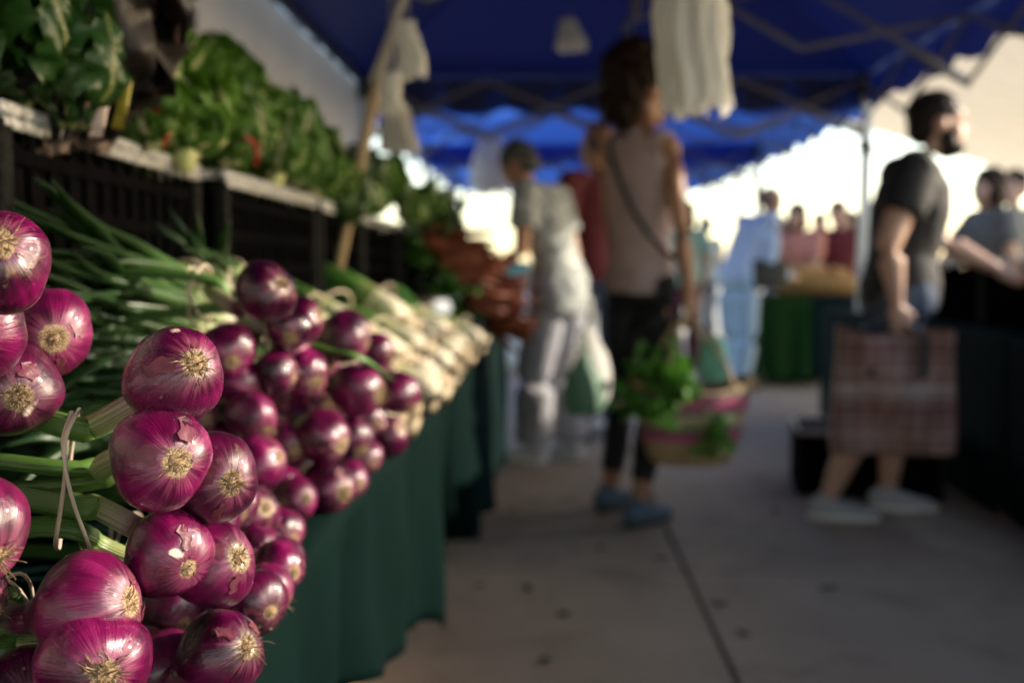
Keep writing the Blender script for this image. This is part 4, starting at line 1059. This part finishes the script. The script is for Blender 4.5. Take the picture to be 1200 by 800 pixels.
# man in black with plaid bag
mx = P(1052, 600, 3.98)
mp, mJ, mW = mk_person('bearded person in a black shirt holding a plaid shopping bag', (mx.x-.02, 3.98, 0), R(-97), 1.67,
    dict(skin='fair', top=C_black, bottom=C_dkjean, hair=H_black, sole=M['white_cloth']), dict(shR=(.19,-.03,1.41), head=(0,.085,1.615), neck=(0,.02,1.465), elR=(.275,-.10,1.13), wrR=(.285,-.07,.90), elL=(-.21,.20,1.15), wrL=(-.16,.42,1.03), anR=(.11,-.28,.085), knR=(.11,-.12,.5), anL=(-.10,.0,.085), knL=(-.10,.03,.5)),
    lean=R(5), hair='short', top='tee', bottom='short', shoe=S_greyw, extra='beard', bulk=1.24)
def plaid():
    m = mat('plaid_bag', (.3,.1,.08), .6); q = NB(m); sp = q.n('ShaderNodeSeparateXYZ', {0: q.obj()})
    def st(v, f, lo, hi): 
        s_ = q.math('MULTIPLY_ADD', q.math('SINE', q.math('MULTIPLY', v, f)), .5, .5); return q.ramp(s_, [(lo, 0.), (hi, 1.)])
    h = st(sp.outputs[2], 27., .50, .62); v = st(sp.outputs[0], 26., .58, .70); h2 = st(sp.outputs[2], 108., .80, .92); v2 = st(sp.outputs[0], 104., .84, .94)
    c = q.mix(q.math('MULTIPLY', h, .45), (.17,.066,.056), (.32,.19,.165)); c = q.mix(q.math('MULTIPLY', v, .35), c, (.075,.03,.028))
    c = q.mix(q.math('MULTIPLY', h2, .20), c, (.50,.42,.39)); c = q.mix(q.math('MULTIPLY', v2, .12), c, (.46,.38,.34))
    band = q.ramp(sp.outputs[2], [(.20, 0.), (.215, 1.), (.25, 1.), (.265, 0.)]); c = q.mix(q.math('MULTIPLY', band, .30), c, (.56,.50,.48))
    q.link(c, 'Base Color'); q.bump(q.noise(q.obj(), 12., 3), .5, .02); return m
bgc = P(1047, 530, 3.72)
bgx = empty('shopping_bag', (bgc.x, 3.74, bgc.z), R(-4), label='brown red plaid shopping bag with black handles in the hand of the man', cat='bag')
bm = bmesh.new(); nx, nz = 16, 16; W_, H_, D_ = .44, .465, .13
for s_ in (-1, 1):
    g = []
    for i in range(nx+1):
        row = []
        for j in range(nz+1):
            u, f = i/nx*2-1, j/nz; y = s_*(D_/2*(1.15-.6*f)*(1-.3*u*u) + .018*math.sin(u*4+f*5+s_) + .010*math.sin(u*9-f*7))
            if abs(u) == 1: y = s_*D_*.32*(1-.3*f)
            row.append(bm.verts.new((u*W_/2*(1-.05*f+.02*math.sin(f*6)), y, f*H_ - .022*(1-u*u)*f*f + .012*math.sin(u*4)*f)))
        g.append(row)
    for i in range(nx):
        for j in range(nz): bm.faces.new((g[i][j], g[i+1][j], g[i+1][j+1], g[i][j+1]) if s_ < 0 else (g[i][j], g[i][j+1], g[i+1][j+1], g[i+1][j]))
    if s_ < 0: ga = g
for i in range(nx): bm.faces.new((ga[i][0], g[i][0], g[i+1][0], ga[i+1][0]))
for j in range(nz):
    bm.faces.new((ga[0][j], ga[0][j+1], g[0][j+1], g[0][j])); bm.faces.new((ga[nx][j], g[nx][j], g[nx][j+1], ga[nx][j+1]))
ob('bag_body', mesh('bag_body', bm), bgx, plaid())
hz = (mW(mJ['wrR']) - bgx.location) + Vector((0, 0, -.085))
for s_ in (-1, 1):
    bm = bmesh.new(); box(bm, (s_*.095, -.050, .36), (.030, .006, .15)); bevel_all(bm, .002, 1); ob('strap', mesh('strap', bm, False), bgx, M['black'])
for s_ in (-1, 1):
    bm = bmesh.new(); tube(bm, catmull([(-.10, s_*.04, .44), (-.06+hz.x*.5, s_*.03+hz.y*.4, .44+(hz.z-.44)*.6), (hz.x, hz.y, hz.z), (.06+hz.x*.5, s_*.03+hz.y*.4, .44+(hz.z-.44)*.6), (.10, s_*.04, .44)], 24), .011, 8, squash=[.5]*24); ob('handle', mesh('handle', bm), bgx, M['black'])

# others farther off
ex = P(862, 455, 8.15)
mk_person('stooping person in a light blue shirt and washed jeans at the far table', (ex.x, 8.15, 0), R(-68), 1.72, dict(skin='tan', top=C_blue, bottom=C_jean, hair=H_grey), dict(elR=(.22,.16,1.02), wrR=(.18,.38,.93), elL=(-.22,.16,1.02), wrL=(-.16,.38,.93), anL=(-.10,.12,.085)), lean=R(27), head_nod=R(-12), voxel=.015, hair='fringe', top='long', bottom='jeans', shoe=S_brown, bulk=1.22)
v1 = P(938, 300, 9.25); mk_person('blurred person in salmon top behind the distant green table', (v1.x, 9.25, 0), R(150), 1.58, dict(skin='fair', top=C_salmon, bottom=C_black, hair=H_brown), dict(elL=(-.2,.2,1.05), wrL=(-.2,.4,1.0)), lean=R(14), voxel=.016, hair='bob', bulk=1.25)
v2 = P(978, 300, 9.4); mk_person('blurred person in dark red top next to the salmon one', (v2.x+.02, 9.4, 0), R(160), 1.60, dict(skin='fair', top=C_red, bottom=C_black, hair=H_brown), voxel=.016, hair='short', bulk=1.2)
v3 = P(803, 300, 9.6); mk_person('blurred person in pale teal top partly hidden by the woman in pink', (v3.x, 9.6, 0), R(20), 1.60, dict(skin='tan', top=C_teal, bottom=fab('plum_cotton', (.08,.015,.03)), hair=H_brown), voxel=.018, hair='bob')
v4 = P(1142, 300, 5.2); mk_person('brown-haired person in a grey top behind the right-hand table', (2.80, 6.45, 0), R(100), 1.60, dict(skin='fair', top=fab('grey_cotton', (.11,.11,.11)), bottom=C_black, hair=H_brown), dict(elR=(.22,.2,1.1), wrR=(.2,.4,1.0)), voxel=.014, hair='bob')
v5 = P(1182, 300, 6.4); mk_person('fair person in a pale shirt at the right edge of the picture', (3.30, 7.2, 0), R(120), 1.66, dict(skin='fair', top=fab('beige_cotton', (.5,.42,.32)), bottom=C_dkjean, hair=H_brown), voxel=.016, hair='short')
for k, (px, Y, H, c, hr_, f, lab) in enumerate(((912, 12.6, 1.62, (.55,.30,.22), 'bob', 170, 'far blurred person in apricot top between the stooping man and the salmon top'), (960, 13.2, 1.70, (.50,.40,.34), 'short', 200, 'far blurred person in beige top above the straw tray'), (995, 12.2, 1.66, (.35,.10,.08), 'bob', 140, 'far blurred person in brick red top beside the tent post'), (826, 12.4, 1.60, (.40,.52,.58), 'short', 30, 'far blurred person in pale blue-grey top left of the stooping man'))):
    v_ = P(px, 300, Y); mk_person(lab, (v_.x, Y, 0), R(f), H, dict(skin='fair', top=fab('far_cotton_%d' % k, c), bottom=C_dkjean, hair=H_brown), voxel=.022, hair=hr_, bulk=1.15)
# dark shoulder bag of the stooping man, straw basket on the far table
bm = bmesh.new(); loft(bm, [((0,0,0), .13, .05), ((0,0,.05), .16, .07), ((0,0,.2), .15, .06), ((0,0,.24), .12, .03)], 20)
o = fuse('shoulder_bag', bm, fab('dark_olive_canvas', (.05,.045,.03)), None, .012, 2, .01, label='dark olive shoulder bag at the hip of the stooping man', cat='bag'); o.location = (ex.x+.22, 8.0, .82)
bk = empty('straw_tray', P(955, 362, 8.8), label='wide orange straw tray of produce held over the far table', cat='basket')
bk.location.z = .76
bm = bmesh.new(); loft(bm, [((0,0,0), .30, .18), ((0,0,.10), .40, .24), ((0,0,.16), .43, .26)], 28); ob('tray_body', mesh('tray_body', bm), bk, noisy('orange_straw', (.42,.24,.09), (.30,.16,.06), 60, .8))
for k in range(14):
    rr = random.Random(k); bm = bmesh.new(); ball(bm, (rr.uniform(-.3,.3), rr.uniform(-.16,.16), .18+rr.uniform(0,.04)), (.05,.045,.045), None, 12); ob('squash', mesh('squash', bm), bk, noisy('orange_squash', (.42,.19,.06), (.36,.22,.09), 10, .5) if k == 0 else bpy.data.materials['orange_squash'])
# peppers in the right crate
PEP = bmesh.new(); ball(PEP, (0,0,.03), (.036,.034,.042), None, 14); PEPM = mesh('pepper', PEP)
for k in range(22):
    rr = random.Random(900+k); o = ob('pepper', PEPM, mat=noisy('pepper_skin', (.30,.34,.03), (.45,.30,.02), 3, .3) if k == 0 else None, label='yellow-green pepper heaped in the black crate on the right-hand table', cat='pepper', group='peppers in the right-hand crate')
    o.location = (2.15+rr.uniform(-.14,.14), 4.18+rr.uniform(-.24,.24), .728+.22+rr.uniform(0,.05)); o.rotation_euler = (rr.random()*6, rr.random()*6, rr.random()*6)

# far stall seen between the table end and the white trousers
table(-.75, -.05, 9.4, 10.8, .74, 'far folding table under a white cloth at the end of the row')
cloth(-.77, -.03, 9.38, 10.82, .745, lambda y: .05, M['white_cloth'], 'sunlit white cloth on the far table at the end of the row', 9)
for k, (x, y, s_, c, lab) in enumerate(((-.35, 9.6, .30, (.10,.32,.30), 'teal plastic bin on the far white table'), (-.12, 9.9, .22, (.6,.6,.66), 'pale box next to the teal bin'), (-.25, 10.3, .26, (.55,.18,.08), 'orange bin behind the teal one'))):
    t = empty('plastic_bin', (x, y, .75), label=lab, cat='bin'); mm = noisy('bin_plastic', c, tuple(q_*.8 for q_ in c), 8, .4)
    bm = bmesh.new(); g = []
    for (z, a) in ((0,.42), (s_,.5), (s_,.46), (.02,.38)): g.append([bm.verts.new((sx*a*s_*1.3, sy*a*s_, z)) for sx, sy in ((-1,-1),(1,-1),(1,1),(-1,1))])
    for i in range(3):
        for q_ in range(4): bm.faces.new((g[i][q_], g[i][(q_+1)%4], g[i+1][(q_+1)%4], g[i+1][q_]))
    bm.faces.new(list(reversed(g[0]))); bm.faces.new(g[3]); ob('tub', mesh('tub', bm, False), t, mm)
    bm = bmesh.new()
    for s2 in (-1, 1): box(bm, (0, s2*.5*s_, s_-.01), (s_*1.34, .014, .02)); box(bm, (s2*.65*s_, 0, s_-.012), (.014, s_*.97, .02))
    ob('rim', mesh('rim', bm, False), t, mm)
# boxes under the table
for k, (x, y, w_, l_, h_) in enumerate(((-.55, 3.9, .34, .42, .30), (-.52, 4.55, .36, .45, .36), (-.60, 2.2, .36, .5, .3))):
    t = empty('cardboard_box', (x, y, 0), R(k*4-3), label=['brown cardboard box stored under the near end of the far table', 'larger cardboard box stored under the far table', 'cardboard box in the dark under the onion table'][k], cat='box')
    cb = noisy('cardboard', (.20,.12,.065), (.15,.09,.05), 6, .85)
    bm = bmesh.new(); box(bm, (0,0,h_/2), (w_, l_, h_)); bevel_all(bm, .004, 1); ob('carton', mesh('carton', bm, False), t, cb)
    for s_ in (-1, 1):
        bm = bmesh.new(); box(bm, (s_*w_*.255, 0, h_+.003), (w_*.48, l_*.99, .004)); ob('flap', mesh('flap', bm, False), t, cb)
# leaf scraps on the floor
SCR = leaf_mesh('scrap', .07, .04, .5, .006, 7, 8, 6, .1, .6); SCR.materials.append(fab('wilted_leaf', (.03,.045,.015)))
for k, (px, py, lab) in enumerate(((555,687,'dark leaf scrap on the floor near the cloth'), (621,693,'small leaf scrap on the floor in mid aisle'), (668,718,'tiny brown leaf bit nearest the camera'), (832,706,'green leaf scrap across the floor joint'), (600,600,'leaf crumb on the floor behind the others'), (783,655,'pale leaf bit on the floor joint'), (700,640,'leaf crumb left of the joint'), (905,600,'leaf bit between joint and plaid bag'), (880,745,'leaf scrap low in the picture beside the joint'), (640,770,'leaf scrap at the bottom edge of the aisle'), (960,690,'lone leaf scrap in the right half of the floor'))):
    d = CR @ Vector(((px-600)/FPX, -(py-400)/FPX, -1)); q_ = -CAM_H/d.z; p = Vector((0,0,CAM_H)) + d*q_
    o = ob('leaf_scrap', SCR, label=lab, cat='leaf', group='leaf scraps on the floor'); o.location = (p.x, p.y, .004); o.rotation_euler = (0, 0, k*1.9); o.scale = (.5+.12*k % .4, .6, .5)
